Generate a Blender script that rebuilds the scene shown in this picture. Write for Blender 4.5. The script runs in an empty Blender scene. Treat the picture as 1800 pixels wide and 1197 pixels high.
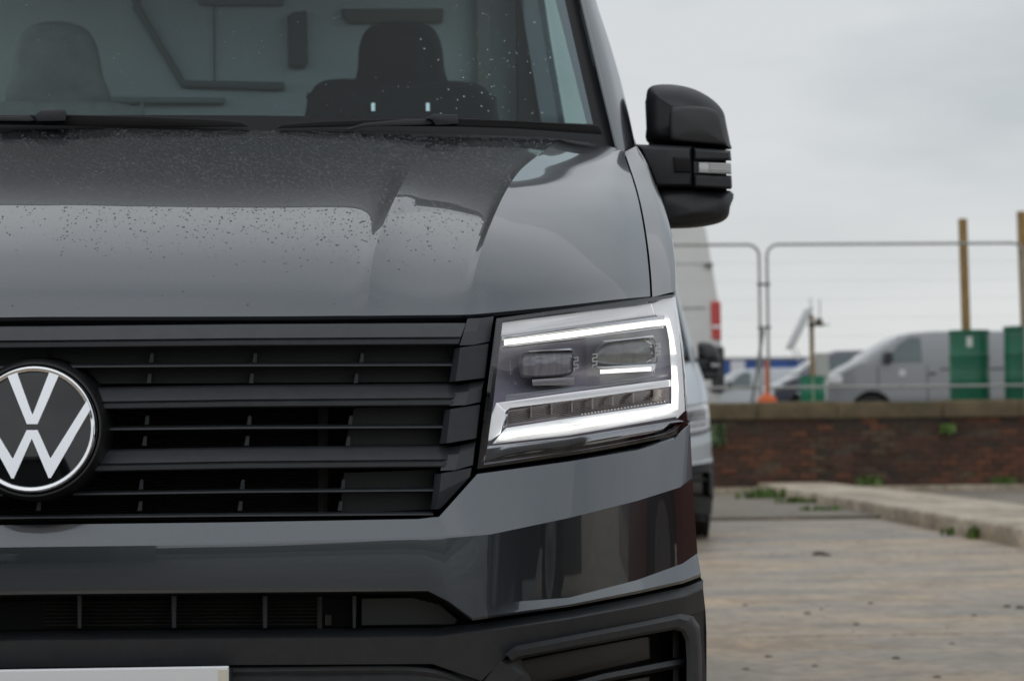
import bpy, bmesh, math, random
from mathutils import Vector, Matrix, noise

random.seed(7)
SC = bpy.context.scene
COL = SC.collection
R = math.radians

# ------------------------------------------------------------------ camera
FPX, CXP, CYP = 3876.0, 900.0, 598.5          # focal length and centre in photo pixels (1800 wide)
CAM = Vector((0.4865, -3.0, 0.78))
def _basis():
    a = Vector((-200.0, -165.5, -FPX)).normalized()      # world +Y seen from the camera
    b = Vector((1.0, 0.0105, 0.0)); b = (b - a * b.dot(a)).normalized()
    c = b.cross(a)
    return Matrix((b, a, c))                              # cam -> world
M3 = _basis()
cam_d = bpy.data.cameras.new('camera')
cam_d.sensor_width = 36.0
cam_d.lens = FPX / 1800.0 * 36.0
cam_d.clip_start, cam_d.clip_end = 0.05, 4000
cam_d.dof.use_dof = True
cam_d.dof.focus_distance = 3.2
cam_d.dof.aperture_fstop = 8.0
cam = bpy.data.objects.new('camera', cam_d)
cam.matrix_world = Matrix.Translation(CAM) @ M3.to_4x4()
COL.objects.link(cam)
SC.camera = cam

# ------------------------------------------------------------------ world, sun, exposure
SUN_EL, SUN_ROT = 62.0, 200.0
w = bpy.data.worlds.new('World'); SC.world = w; w.use_nodes = True
nt = w.node_tree; N, L = nt.nodes, nt.links
bg = N['Background']; bg.inputs['Strength'].default_value = 0.1
sky = N.new('ShaderNodeTexSky'); sky.sky_type = 'NISHITA'; sky.sun_disc = False
sky.sun_elevation = R(SUN_EL); sky.sun_rotation = R(SUN_ROT)
tc = N.new('ShaderNodeTexCoord')
sep = N.new('ShaderNodeSeparateXYZ'); L.new(tc.outputs['Generated'], sep.inputs[0])
mx = N.new('ShaderNodeMath'); mx.operation = 'MAXIMUM'; mx.inputs[1].default_value = 0.0
L.new(sep.outputs['Z'], mx.inputs[0])
ad = N.new('ShaderNodeMath'); ad.operation = 'ADD'; ad.inputs[1].default_value = 0.16
L.new(mx.outputs[0], ad.inputs[0])
dv = N.new('ShaderNodeVectorMath'); dv.operation = 'DIVIDE'
cb = N.new('ShaderNodeCombineXYZ')
for i in range(3): L.new(ad.outputs[0], cb.inputs[i])
L.new(tc.outputs['Generated'], dv.inputs[0]); L.new(cb.outputs[0], dv.inputs[1])
nz = N.new('ShaderNodeTexNoise'); nz.inputs['Scale'].default_value = 1.15
nz.inputs['Detail'].default_value = 7; nz.inputs['Roughness'].default_value = 0.52
mpn = N.new('ShaderNodeMapping'); mpn.inputs['Location'].default_value = (3.2, 1.4, 0.0)
L.new(dv.outputs[0], mpn.inputs[0]); L.new(mpn.outputs[0], nz.inputs['Vector'])
rp = N.new('ShaderNodeValToRGB')
rp.color_ramp.elements[0].position = 0.36; rp.color_ramp.elements[0].color = (0.455, 0.500, 0.530, 1)
rp.color_ramp.elements[1].position = 0.64; rp.color_ramp.elements[1].color = (0.675, 0.70, 0.72, 1)
L.new(nz.outputs['Fac'], rp.inputs[0])
# pale bright band low over the horizon, as under a thin overcast
hz = N.new('ShaderNodeMapRange'); hz.inputs['From Min'].default_value = 0.0; hz.inputs['From Max'].default_value = 0.21
hz.inputs['To Min'].default_value = 0.85; hz.inputs['To Max'].default_value = 0.0
hz.interpolation_type = 'SMOOTHSTEP'
L.new(mx.outputs[0], hz.inputs['Value'])
mh = N.new('ShaderNodeMix'); mh.data_type = 'RGBA'; mh.inputs['B'].default_value = (0.775, 0.785, 0.775, 1)
L.new(hz.outputs[0], mh.inputs['Factor']); L.new(rp.outputs[0], mh.inputs['A'])
# overcast skies brighten towards the zenith
zr = N.new('ShaderNodeMapRange'); zr.inputs['From Min'].default_value = 0.15; zr.inputs['From Max'].default_value = 1.0
zr.inputs['To Min'].default_value = 10.0; zr.inputs['To Max'].default_value = 13.0
L.new(mx.outputs[0], zr.inputs['Value'])
vs = N.new('ShaderNodeVectorMath'); vs.operation = 'SCALE'
L.new(mh.outputs['Result'], vs.inputs[0]); L.new(zr.outputs[0], vs.inputs['Scale'])
ms = N.new('ShaderNodeMix'); ms.data_type = 'RGBA'; ms.inputs['Factor'].default_value = 0.95
L.new(sky.outputs[0], ms.inputs['A']); L.new(vs.outputs[0], ms.inputs['B'])
L.new(ms.outputs['Result'], bg.inputs['Color'])

sd = bpy.data.lights.new('sun', 'SUN'); sd.energy = 0.5; sd.angle = R(150); sd.color = (1, 0.97, 0.93)
sun = bpy.data.objects.new('sun', sd); COL.objects.link(sun)
_sr, _se = R(SUN_ROT), R(SUN_EL)
sun.rotation_euler = Vector((math.sin(_sr) * math.cos(_se), math.cos(_sr) * math.cos(_se), math.sin(_se))).to_track_quat('Z', 'Y').to_euler()

SC.view_settings.view_transform = 'Standard'
SC.view_settings.look = 'None'
SC.view_settings.exposure = 0.0
SC.view_settings.gamma = 1.0
SC.view_settings.use_curve_mapping = False
SC.render.engine = 'CYCLES'
SC.cycles.max_bounces = 10
SC.cycles.transparent_max_bounces = 24
SC.cycles.caustics_reflective = False
SC.cycles.caustics_refractive = False
SC.cycles.sample_clamp_indirect = 6

# ------------------------------------------------------------------ projection helpers (pixel + real depth -> point)
def P(px, py, Y):
    d = M3 @ Vector((px - CXP, -(py - CYP), -FPX))
    return CAM + d * ((Y - CAM.y) / d.y)
def curve_c(X):                                # plan curvature of the van's nose
    a = abs(X)
    return 0.09 * a * a + (1.7 * (a - 0.55) ** 2 if a > 0.55 else 0.0)
def F(px, py, dy=0.0):
    """point on the nose of the van, dy behind the curved front; px None = centre line"""
    if px is None:
        p = P(62, py, dy); p.x = 0.0
        return p
    Y = dy
    for _ in range(40):
        p = P(px, py, Y)
        Y = 0.5 * Y + 0.5 * (curve_c(p.x) + dy)
    return P(px, py, Y)

# ------------------------------------------------------------------ materials
MATS = {}
def nd(nt, t, **kw):
    n = nt.nodes.new(t)
    for k, v in kw.items(): setattr(n, k, v)
    return n
def pm(name, col, rough=0.5, metal=0.0, coat=0.0, spec=0.5, var=None, bump=None, rvar=None, col2=None, emit=None, stretch=None):
    if name in MATS: return MATS[name]
    m = bpy.data.materials.new(name); m.use_nodes = True
    t = m.node_tree; b = t.nodes['Principled BSDF']
    b.inputs['Base Color'].default_value = (*col, 1)
    b.inputs['Roughness'].default_value = rough
    b.inputs['Metallic'].default_value = metal
    b.inputs['Coat Weight'].default_value = coat
    b.inputs['Coat Roughness'].default_value = 0.015
    b.inputs['Specular IOR Level'].default_value = spec
    if emit:
        b.inputs['Emission Color'].default_value = (*emit[0], 1); b.inputs['Emission Strength'].default_value = emit[1]
    co = t.nodes.new('ShaderNodeTexCoord'); vec = co.outputs['Object']
    if stretch:
        mp = t.nodes.new('ShaderNodeMapping'); mp.inputs['Scale'].default_value = stretch
        t.links.new(vec, mp.inputs[0]); vec = mp.outputs[0]
    if var:
        n = t.nodes.new('ShaderNodeTexNoise'); n.inputs['Scale'].default_value = var[0]; n.inputs['Detail'].default_value = 6
        n.inputs['Roughness'].default_value = 0.62
        t.links.new(vec, n.inputs['Vector'])
        r = t.nodes.new('ShaderNodeValToRGB')
        lo = col2 or tuple(c * (1 - var[1]) for c in col); hi = col if col2 else tuple(min(1, c * (1 + var[1])) for c in col)
        r.color_ramp.elements[0].position = 0.33; r.color_ramp.elements[1].position = 0.67
        r.color_ramp.elements[0].color = (*lo, 1); r.color_ramp.elements[1].color = (*hi, 1)
        t.links.new(n.outputs['Fac'], r.inputs[0]); t.links.new(r.outputs[0], b.inputs['Base Color'])
    if rvar:
        n2 = t.nodes.new('ShaderNodeTexNoise'); n2.inputs['Scale'].default_value = rvar[0]; n2.inputs['Detail'].default_value = 4
        t.links.new(vec, n2.inputs['Vector'])
        mr = t.nodes.new('ShaderNodeMapRange'); mr.inputs['From Min'].default_value = 0.3; mr.inputs['From Max'].default_value = 0.7
        mr.inputs['To Min'].default_value = rough - rvar[1]; mr.inputs['To Max'].default_value = rough + rvar[1]
        t.links.new(n2.outputs['Fac'], mr.inputs['Value']); t.links.new(mr.outputs[0], b.inputs['Roughness'])
    if bump:
        n3 = t.nodes.new('ShaderNodeTexNoise'); n3.inputs['Scale'].default_value = bump[0]; n3.inputs['Detail'].default_value = 3
        t.links.new(vec, n3.inputs['Vector'])
        bp = t.nodes.new('ShaderNodeBump'); bp.inputs['Strength'].default_value = bump[1]
        bp.inputs['Distance'].default_value = bump[2] if len(bump) > 2 else 0.002
        t.links.new(n3.outputs['Fac'], bp.inputs['Height']); t.links.new(bp.outputs[0], b.inputs['Normal'])
    MATS[name] = m
    return m
def glass(name, tint, ior=1.5, rough=0.0, refl=1.0):
    """thin pane: tinted see-through with a Fresnel reflection"""
    if name in MATS: return MATS[name]
    m = bpy.data.materials.new(name); m.use_nodes = True
    t = m.node_tree; t.nodes.clear()
    o = t.nodes.new('ShaderNodeOutputMaterial'); tr = t.nodes.new('ShaderNodeBsdfTransparent'); tr.inputs[0].default_value = (*tint, 1)
    g = t.nodes.new('ShaderNodeBsdfGlossy'); g.inputs['Roughness'].default_value = rough; g.inputs[0].default_value = (refl, refl, refl, 1)
    f = t.nodes.new('ShaderNodeFresnel'); f.inputs[0].default_value = ior
    ge = t.nodes.new('ShaderNodeNewGeometry')
    # same Fresnel from both faces of the thin pane
    inv = t.nodes.new('ShaderNodeMath'); inv.operation = 'MULTIPLY_ADD'
    inv.inputs[1].default_value = 1.0 / ior - ior; inv.inputs[2].default_value = ior
    t.links.new(ge.outputs['Backfacing'], inv.inputs[0])
    t.links.new(inv.outputs[0], f.inputs[0])
    s = t.nodes.new('ShaderNodeMixShader')
    t.links.new(f.outputs[0], s.inputs[0]); t.links.new(tr.outputs[0], s.inputs[1]); t.links.new(g.outputs[0], s.inputs[2])
    t.links.new(s.outputs[0], o.inputs[0])
    MATS[name] = m
    return m

PAINT = pm('grey_metallic_paint', (0.068, 0.077, 0.090), 0.28, 1.0, 1.0, var=(900, 0.12), bump=(3.0, 0.06, 0.002))
PLASTIC = pm('black_textured_plastic', (0.023, 0.025, 0.029), 0.48, var=(60, 0.15), bump=(1400, 0.25, 0.0006), rvar=(18, 0.06))
GRILLE = pm('grille_satin_plastic', (0.032, 0.035, 0.042), 0.40, var=(40, 0.12), rvar=(30, 0.06), bump=(1200, 0.12, 0.0004))
DARK = pm('deep_black_plastic', (0.008, 0.008, 0.009), 0.6, spec=0.2)
FRIT = pm('screen_border_black', (0.006, 0.006, 0.008), 0.35, spec=0.25)
GLOSSB = pm('gloss_black', (0.004, 0.004, 0.005), 0.04, coat=0.5)
RUBBER = pm('rubber', (0.014, 0.014, 0.014), 0.7, var=(50, 0.3), bump=(200, 0.3, 0.001))
CHROME = pm('chrome', (0.85, 0.86, 0.88), 0.05, 1.0)
SILVER = pm('badge_silver', (0.88, 0.89, 0.92), 0.20, 1.0)
WHITE_TRIM = pm('lamp_trim_glow', (0.80, 0.81, 0.83), 0.25, 0.0, 0.4, emit=((0.97, 0.98, 1.0), 0.30))  # emission stands in for LED light spilling onto the trim
ALU = pm('lamp_reflector', (0.75, 0.75, 0.77), 0.12, 1.0)
LAMPIN = pm('lamp_inner_hazed', (0.50, 0.51, 0.50), 0.4, 0.2, 0.3, var=(9, 0.2), col2=(0.46, 0.42, 0.55))  # lens haze and iridescent sheen painted into the colour
LAMPDK = pm('lamp_inner_dark', (0.012, 0.012, 0.015), 0.12, 0.0, 0.6)
AMBER = pm('lamp_indicator_ribs', (0.30, 0.26, 0.25), 0.2, 0.4, 0.3)
LED = pm('led_light_guide', (0.9, 0.9, 0.88), 0.4, emit=((1.0, 0.985, 0.86), 1.3))
LENSG = glass('headlamp_lens', (0.93, 0.94, 0.96), 1.5)
SCREENG = glass('windscreen_glass', (0.70, 0.85, 0.88), 1.33)
SIDEG = glass('side_glass', (0.72, 0.86, 0.81), 1.4)
PLATEW = pm('number_plate_white', (0.84, 0.85, 0.88), 0.35, coat=0.3)
PLATEE = pm('number_plate_edge', (0.72, 0.68, 0.58), 0.4)
SEAT = pm('seat_fabric', (0.016, 0.017, 0.019), 0.9, var=(30, 0.2))
BULK = pm('bulkhead_grey', (0.62, 0.65, 0.66), 0.6, var=(3, 0.06))
BULKD = pm('bulkhead_rubber_seal', (0.20, 0.215, 0.22), 0.7)
DASH = pm('dashboard_plastic', (0.035, 0.036, 0.037), 0.75)
TRIMC = pm('cab_trim_pale', (0.34, 0.33, 0.30), 0.7)
WATER = bpy.data.materials.new('rain_water'); WATER.use_nodes = True
_b = WATER.node_tree.nodes['Principled BSDF']
_b.inputs['Transmission Weight'].default_value = 1.0; _b.inputs['Roughness'].default_value = 0.0; _b.inputs['IOR'].default_value = 1.33
STEEL = pm('galvanised_steel', (0.36, 0.36, 0.34), 0.42, 0.7, var=(25, 0.2))
REDLAMP = pm('red_lamp_plastic', (0.55, 0.02, 0.02), 0.15, coat=0.5)

PAINT.node_tree.nodes['Principled BSDF'].inputs['Coat IOR'].default_value = 1.75
# ------------------------------------------------------------------ mesh helpers
class MB:
    def __init__(s): s.v, s.f = [], []
    def add(s, vs, fs):
        o = len(s.v); s.v += [tuple(v) for v in vs]; s.f += [tuple(i + o for i in f) for f in fs]; return s
    def grid(s, rows, closed=False):
        n = len(rows[0]); vs = [p for r in rows for p in r]; fs = []
        for i in range(len(rows) - 1):
            for j in range(n if closed else n - 1):
                k = (j + 1) % n
                fs.append((i * n + j, i * n + k, (i + 1) * n + k, (i + 1) * n + j))
        return s.add(vs, fs)
    def box(s, x0, x1, y0, y1, z0, z1):
        vs = [(x, y, z) for z in (z0, z1) for y in (y0, y1) for x in (x0, x1)]
        return s.add(vs, [(0, 2, 3, 1), (4, 5, 7, 6), (0, 1, 5, 4), (2, 6, 7, 3), (0, 4, 6, 2), (1, 3, 7, 5)])
    def tube(s, pts, r, n=8, cap=True):
        pts = [Vector(p) for p in pts]; rings = []; up = None
        for i, p in enumerate(pts):
            d = (pts[min(i + 1, len(pts) - 1)] - pts[max(i - 1, 0)]).normalized()
            if up is None:
                up = Vector((0, 0, 1)) if abs(d.z) < 0.9 else Vector((1, 0, 0))
            a = d.cross(up).normalized(); b = a.cross(d); up = b
            rr = r[i] if isinstance(r, (list, tuple)) else r
            rings.append([p + a * math.cos(2 * math.pi * k / n) * rr + b * math.sin(2 * math.pi * k / n) * rr for k in range(n)])
        o = len(s.v); s.grid(rings, True)
        if cap:
            s.f.append(tuple(o + k for k in range(n))); s.f.append(tuple(o + (len(pts) - 1) * n + k for k in range(n)))
        return s
    def rings(s, rings, cap0=True, cap1=True):
        o = len(s.v); n = len(rings[0]); s.grid(rings, True)
        if cap0: s.f.append(tuple(o + k for k in reversed(range(n))))
        if cap1: s.f.append(tuple(o + (len(rings) - 1) * n + k for k in range(n)))
        return s
    def lathe(s, prof, c, axis='z', n=24, cap=True):
        rr = []
        for (r, h) in prof:
            ring = []
            for k in range(n):
                a = 2 * math.pi * k / n; u, v_ = r * math.cos(a), r * math.sin(a)
                ring.append((c[0] + u, c[1] + v_, c[2] + h) if axis == 'z' else (c[0] + h, c[1] + u, c[2] + v_) if axis == 'x' else (c[0] + u, c[1] + h, c[2] + v_))
            rr.append(ring)
        return s.rings(rr, cap, cap)
    def mirror(s):
        n = len(s.v); s.v += [(-x, y, z) for x, y, z in s.v]; s.f += [tuple(reversed([i + n for i in f])) for f in s.f]; return s
    def build(s, name, mat, parent=None, mirror=False, ang=32, merge=1e-5, smooth=True, recalc=True):
        if mirror: s.mirror()
        me = bpy.data.meshes.new(name); me.from_pydata(s.v, [], s.f); me.update()
        bm = bmesh.new(); bm.from_mesh(me)
        if merge: bmesh.ops.remove_doubles(bm, verts=bm.verts, dist=merge)
        if recalc: bmesh.ops.recalc_face_normals(bm, faces=bm.faces)
        for f in bm.faces: f.smooth = smooth
        bm.to_mesh(me); bm.free()
        if smooth: me.set_sharp_from_angle(angle=R(ang))
        me.materials.append(mat)
        o = bpy.data.objects.new(name, me); COL.objects.link(o)
        if parent is not None:
            o.parent = parent
            pw = Vector((0, 0, 0)); q = parent
            while q is not None: pw += q.location; q = q.parent
            if pw.length > 1e-9: me.transform(Matrix.Translation(-pw))     # geometry is given in world space
        return o
def cr(pts, m=6, closed=False):
    """Catmull-Rom through tuples"""
    out = []; n = len(pts); segs = n if closed else n - 1
    g = lambda i: pts[i % n] if closed else (pts[i] if 0 <= i < n else None)
    for i in range(segs):
        p1, p2 = g(i), g(i + 1)
        p0 = g(i - 1) or tuple(2 * a - b for a, b in zip(p1, p2)); p3 = g(i + 2) or tuple(2 * b - a for a, b in zip(p1, p2))
        for k in range(m):
            t = k / m
            out.append(tuple(0.5 * (2 * b + (c - a) * t + (2 * a - 5 * b + 4 * c - d) * t * t + (3 * b - a - 3 * c + d) * t ** 3) for a, b, c, d in zip(p0, p1, p2, p3)))
    if not closed: out.append(tuple(pts[-1]))
    return out
def lin(pts, m=4):
    out = []
    for a, b in zip(pts, pts[1:]):
        out += [tuple(x + (y - x) * k / m for x, y in zip(a, b)) for k in range(m)]
    return out + [tuple(pts[-1])]
def smooth_rows(rows, mu, mv):
    rows = [cr([tuple(p) for p in r], mu) for r in rows]
    cols = [cr([r[j] for r in rows], mv) for j in range(len(rows[0]))]
    return [[c[i] for c in cols] for i in range(len(cols[0]))]
def inset(poly, d):
    n = len(poly); ar = sum(poly[i][0] * poly[(i + 1) % n][1] - poly[(i + 1) % n][0] * poly[i][1] for i in range(n))
    sg = 1 if ar > 0 else -1; out = []
    for i in range(n):
        a, b, c = Vector(poly[i - 1]), Vector(poly[i]), Vector(poly[(i + 1) % n])
        e1, e2 = b - a, c - b
        if e1.length < 1e-9 or e2.length < 1e-9: out.append(tuple(b)); continue
        n1 = Vector((-e1.y, e1.x)).normalized() * sg; n2 = Vector((-e2.y, e2.x)).normalized() * sg
        bis = (n1 + n2)
        if bis.length < 1e-6: bis = n1
        bis.normalize(); k = max(0.35, bis.dot(n1))
        out.append(tuple(b + bis * d / k))
    return out
def plate(mb, poly, dy, t, bev=1.5, fn=F, steps=1, dens=1):
    """raised piece following the nose: outline in photo pixels, front face dy behind the nose, t thick"""
    if dens > 1:
        q = []
        for i in range(len(poly)):
            a, b = poly[i], poly[(i + 1) % len(poly)]
            q += [(a[0] + (b[0] - a[0]) * k / dens, a[1] + (b[1] - a[1]) * k / dens) for k in range(dens)]
        poly = q
    rg = [[fn(x, y, dy + t) for x, y in poly]]
    for s in range(steps + 1):
        th = math.pi / 2 * s / steps
        ins = bev * (1 - math.cos(th)); dd = bev / 1292.0 * (1 - math.sin(th))
        pp = inset(poly, ins) if ins > 0 else poly
        rg.append([fn(x, y, dy + dd) for x, y in pp])
    mb.rings(rg, True, True)
    return mb
def pillow(mb, poly, Yf, Yb, r, fn=P, n=6, sub=5, depth=None, dome=0.0, back=True, smooth=True):
    """rounded solid: outline in photo pixels at real depth, rounded over r pixels towards the viewer"""
    pl = cr(poly, sub, True) if smooth else poly
    depth = depth if depth is not None else r * (3.0 + Yf) / FPX
    rg = [[fn(x, y, Yb) for x, y in (inset(pl, r * 0.3) if back else pl)], [fn(x, y, Yb - 0.3 * (Yb - Yf - depth)) for x, y in pl]]
    cx = sum(p[0] for p in pl) / len(pl); cy = sum(p[1] for p in pl) / len(pl)
    for s in range(n + 1):
        th = math.pi / 2 * s / n
        ins = r * (1 - math.cos(th))
        pp = inset(pl, ins)
        if smooth:
            for _ in range(3 * s): pp = [((pp[i - 1][0] + 2 * pp[i][0] + pp[(i + 1) % len(pp)][0]) / 4, (pp[i - 1][1] + 2 * pp[i][1] + pp[(i + 1) % len(pp)][1]) / 4) for i in range(len(pp))]
        rg.append([fn(x, y, Yf + depth * (1 - math.sin(th))) for x, y in pp])
    if dome:
        base = pp
        for k in (0.75, 0.5, 0.25, 0.04):
            rg.append([fn(cx + (x - cx) * k, cy + (y - cy) * k, Yf - dome * (1 - k * k)) for x, y in base])
    mb.rings(rg, True, True)
    return mb
def loft(mb, curves, mu=6, lin_v=True, fn=F):
    """curves: lists of (px, py, dy) with matching points -> surface"""
    rows = []
    for c in curves:
        cc = [(None if p[0] is None else p[0], p[1], p[2]) for p in c]
        pts = []
        for a, b in zip(cc, cc[1:]):
            for k in range(mu):
                t = k / mu
                if a[0] is None and k == 0: pts.append(fn(None, a[1], a[2])); continue
                ax = 62 if a[0] is None else a[0]
                pts.append(fn(ax + (b[0] - ax) * t, a[1] + (b[1] - a[1]) * t, a[2] + (b[2] - a[2]) * t))
        pts.append(fn(*cc[-1])); rows.append(pts)
    mb.grid(rows)
    return mb

def tag(o, label=None, cat=None, group=None, kind=None):
    for k, v in (('label', label), ('category', cat), ('group', group), ('kind', kind)):
        if v: o[k] = v
    return o
def empty(name, loc=(0, 0, 0), rz=0.0):
    o = bpy.data.objects.new(name, None); o.location = loc; o.rotation_euler = (0, 0, rz); COL.objects.link(o); return o
def copy_tree(o, parent=None, swap=None, skip=()):
    c = o.copy(); COL.objects.link(c)
    if parent is not None: c.parent = parent
    if swap and c.type == 'MESH':
        for s in c.material_slots:
            if s.material and s.material.name in swap:
                mnew = swap[s.material.name]; s.link = 'OBJECT'; s.material = mnew
    for ch in list(o.children):
        if ch.name.split('.')[0] not in skip: copy_tree(ch, c, swap, skip)
    return c
def mirror_tree(o, parent):
    """left-hand twin of a right-hand part, mirrored about the van's centre line"""
    c = o.copy(); me = o.data.copy(); me.transform(Matrix.Scale(-1, 4, (1, 0, 0))); me.flip_normals(); c.data = me
    COL.objects.link(c); c.parent = parent
    for ch in list(o.children): mirror_tree(ch, c)
    return c

# ================================================================== SETTING
G_CONC = bpy.data.materials.new('yard_concrete'); G_CONC.use_nodes = True
def conc_nodes(m, c_lo, c_mid, c_hi, streak=(0.22, 2.4, 1.0), rough=0.75, scale=0.9):
    t = m.node_tree; b = t.nodes['Principled BSDF']
    g = nd(t, 'ShaderNodeNewGeometry')
    mp = nd(t, 'ShaderNodeMapping'); mp.inputs['Scale'].default_value = streak; t.links.new(g.outputs['Position'], mp.inputs[0])
    n1 = nd(t, 'ShaderNodeTexNoise'); n1.inputs['Scale'].default_value = scale; n1.inputs['Detail'].default_value = 8; n1.inputs['Roughness'].default_value = 0.62
    n1.inputs['Distortion'].default_value = 1.1
    t.links.new(mp.outputs[0], n1.inputs['Vector'])
    r = nd(t, 'ShaderNodeValToRGB'); e = r.color_ramp.elements
    e[0].position = 0.32; e[0].color = (*c_lo, 1); e[1].position = 0.68; e[1].color = (*c_hi, 1)
    k = e.new(0.5); k.color = (*c_mid, 1)
    t.links.new(n1.outputs['Fac'], r.inputs[0])
    n2 = nd(t, 'ShaderNodeTexNoise'); n2.inputs['Scale'].default_value = 14; n2.inputs['Detail'].default_value = 6; n2.inputs['Roughness'].default_value = 0.7
    t.links.new(g.outputs['Position'], n2.inputs['Vector'])
    r2 = nd(t, 'ShaderNodeValToRGB'); r2.color_ramp.elements[0].position = 0.35; r2.color_ramp.elements[0].color = (0.55, 0.55, 0.55, 1)
    r2.color_ramp.elements[1].position = 0.6; r2.color_ramp.elements[1].color = (1.1, 1.1, 1.1, 1)
    t.links.new(n2.outputs['Fac'], r2.inputs[0])
    mm = nd(t, 'ShaderNodeMix', data_type='RGBA', blend_type='MULTIPLY'); mm.inputs['Factor'].default_value = 0.75
    n5 = nd(t, 'ShaderNodeTexNoise'); n5.inputs['Scale'].default_value = 2.3; n5.inputs['Detail'].default_value = 9; n5.inputs['Roughness'].default_value = 0.7
    t.links.new(g.outputs['Position'], n5.inputs['Vector'])
    r5 = nd(t, 'ShaderNodeValToRGB'); r5.color_ramp.elements[0].position = 0.36; r5.color_ramp.elements[0].color = (0.60, 0.59, 0.58, 1)
    r5.color_ramp.elements[1].position = 0.56; r5.color_ramp.elements[1].color = (1.12, 1.12, 1.12, 1)
    t.links.new(n5.outputs['Fac'], r5.inputs[0])
    m5 = nd(t, 'ShaderNodeMix', data_type='RGBA', blend_type='MULTIPLY'); m5.inputs['Factor'].default_value = 0.8
    t.links.new(r.outputs[0], m5.inputs['A']); t.links.new(r5.outputs[0], m5.inputs['B'])
    t.links.new(m5.outputs['Result'], mm.inputs['A']); t.links.new(r2.outputs[0], mm.inputs['B'])
    t.links.new(mm.outputs['Result'], b.inputs['Base Color'])
    mr = nd(t, 'ShaderNodeMapRange'); mr.inputs['From Min'].default_value = 0.3; mr.inputs['From Max'].default_value = 0.7
    mr.inputs['To Min'].default_value = rough - 0.28; mr.inputs['To Max'].default_value = rough + 0.1
    t.links.new(n1.outputs['Fac'], mr.inputs['Value']); t.links.new(mr.outputs[0], b.inputs['Roughness'])
    bp = nd(t, 'ShaderNodeBump'); bp.inputs['Strength'].default_value = 0.5; bp.inputs['Distance'].default_value = 0.012
    t.links.new(n2.outputs['Fac'], bp.inputs['Height']); t.links.new(bp.outputs[0], b.inputs['Normal'])
conc_nodes(G_CONC, (0.20, 0.168, 0.135), (0.375, 0.305, 0.228), (0.55, 0.40, 0.26), streak=(0.42, 1.15, 1.0), rough=0.62, scale=1.0)
G_KERB = bpy.data.materials.new('kerb_concrete'); G_KERB.use_nodes = True
conc_nodes(G_KERB, (0.28, 0.21, 0.14), (0.50, 0.42, 0.32), (0.62, 0.53, 0.42), streak=(1.2, 0.5, 1.0), scale=1.2)
G_TAR = bpy.data.materials.new('old_tarmac'); G_TAR.use_nodes = True
conc_nodes(G_TAR, (0.15, 0.125, 0.10), (0.22, 0.185, 0.145), (0.30, 0.245, 0.18), streak=(0.5, 1.5, 1), scale=1.4)
G_UNSEEN = bpy.data.materials.new('unseen_dark_bay'); G_UNSEEN.use_nodes = True  # unseen bays behind the camera, added dark to take brown out of bumper reflections
conc_nodes(G_UNSEEN, (0.07, 0.075, 0.078), (0.11, 0.115, 0.118), (0.16, 0.16, 0.155), streak=(0.5, 0.8, 1), rough=0.5)
G_FAR = pm('far_ground', (0.10, 0.10, 0.075), 0.9, var=(0.05, 0.35))
JOINT = pm('joint_dirt', (0.10, 0.085, 0.05), 0.95, var=(3.0, 0.5))

gnd = MB(); gnd.add([(-1600, -1600, -0.06), (1600, -1600, -0.06), (1600, 1600, -0.06), (-1600, 1600, -0.06)], [(0, 1, 2, 3)])
tag(gnd.build('ground', G_FAR), kind='structure')
yard = MB(); yard.box(-31, 36, -25, 24.7, -0.055, -0.012)
yard_o = tag(yard.build('concrete_yard', JOINT, smooth=False), kind='structure')
# concrete bays, joints where the photograph shows them (8.4, 13.9 and 19.4 m from the camera)
ybays = [-25, -19.6, -14.1, -8.6, -3.1, 5.40 - 3.0 + 3.0 - 0.05, 10.85, 16.30]
xb = [-31 + 5.6 * i for i in range(13)]
def slab(x0, x1, y0, y1, zt, mat, name='slab', parent=yard_o, g=0.014):
    mb = MB(); c = 0.012
    x0 += g / 2; x1 -= g / 2; y0 += g; y1 -= g
    ring = lambda i, z: [(x0 + i, y0 + i, z), (x1 - i, y0 + i, z), (x1 - i, y1 - i, z), (x0 + i, y1 - i, z)]
    mb.rings([ring(0, -0.02), ring(0, zt - c * 0.6), ring(c, zt)])
    return mb.build(name, mat, parent, smooth=False)
for j in range(len(ybays) - 1):
    slab(-31, 36, ybays[j], ybays[j + 1], 0.0 + random.uniform(-0.004, 0.004), G_CONC if j >= 4 else G_UNSEEN)
tar = MB(); tar.box(-31, 36, 16.36, 24.66, -0.02, 0.022)
tag(tar.build('old_tarmac_strip', G_TAR, smooth=False), kind='structure')

# raised concrete strip with kerb edge
strip = empty('raised_pavement', (5.3, 14, 0)); tag(strip, kind='structure')
sy = [9.0, 11.4, 13.9, 16.35, 18.9, 21.4, 24.6]
for a, b in zip(sy, sy[1:]):
    xo = 4.50 + (a - 9.0) * 0.0318; xo2 = 4.50 + (b - 9.0) * 0.0318
    mb = MB()
    g = 0.006
    ring = lambda i, z: [(xo + i, a + g, z), (5.86 - i, a + g, z), (5.86 - i, b - g, z), (xo2 + i, b - g, z)]
    mb.rings([ring(0, -0.02), ring(0, 0.10), ring(0.012, 0.122), ring(0.04, 0.13)])
    mb.build('kerb_slab', G_KERB, strip, ang=60)
low = MB(); low.box(-31, 36, 24.25, 24.66, 0.0, 0.075)
tag(low.build('wall_footing', G_KERB, smooth=False), kind='structure')

# raised ground behind the wall
RG = MB()
prof = [(25.02, 1.06), (31.5, 1.08), (35.5, 1.02), (38, 0.74), (60, 0.72), (140, 0.6), (900, 0.5), (900.1, -0.2)]
RG.grid([[(-140, y, z), (40, y, z), (220, y, z)] for y, z in prof])
tag(RG.build('raised_yard', pm('gravel_yard', (0.20, 0.19, 0.17), 0.9, var=(2, 0.3))), kind='structure')

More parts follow.
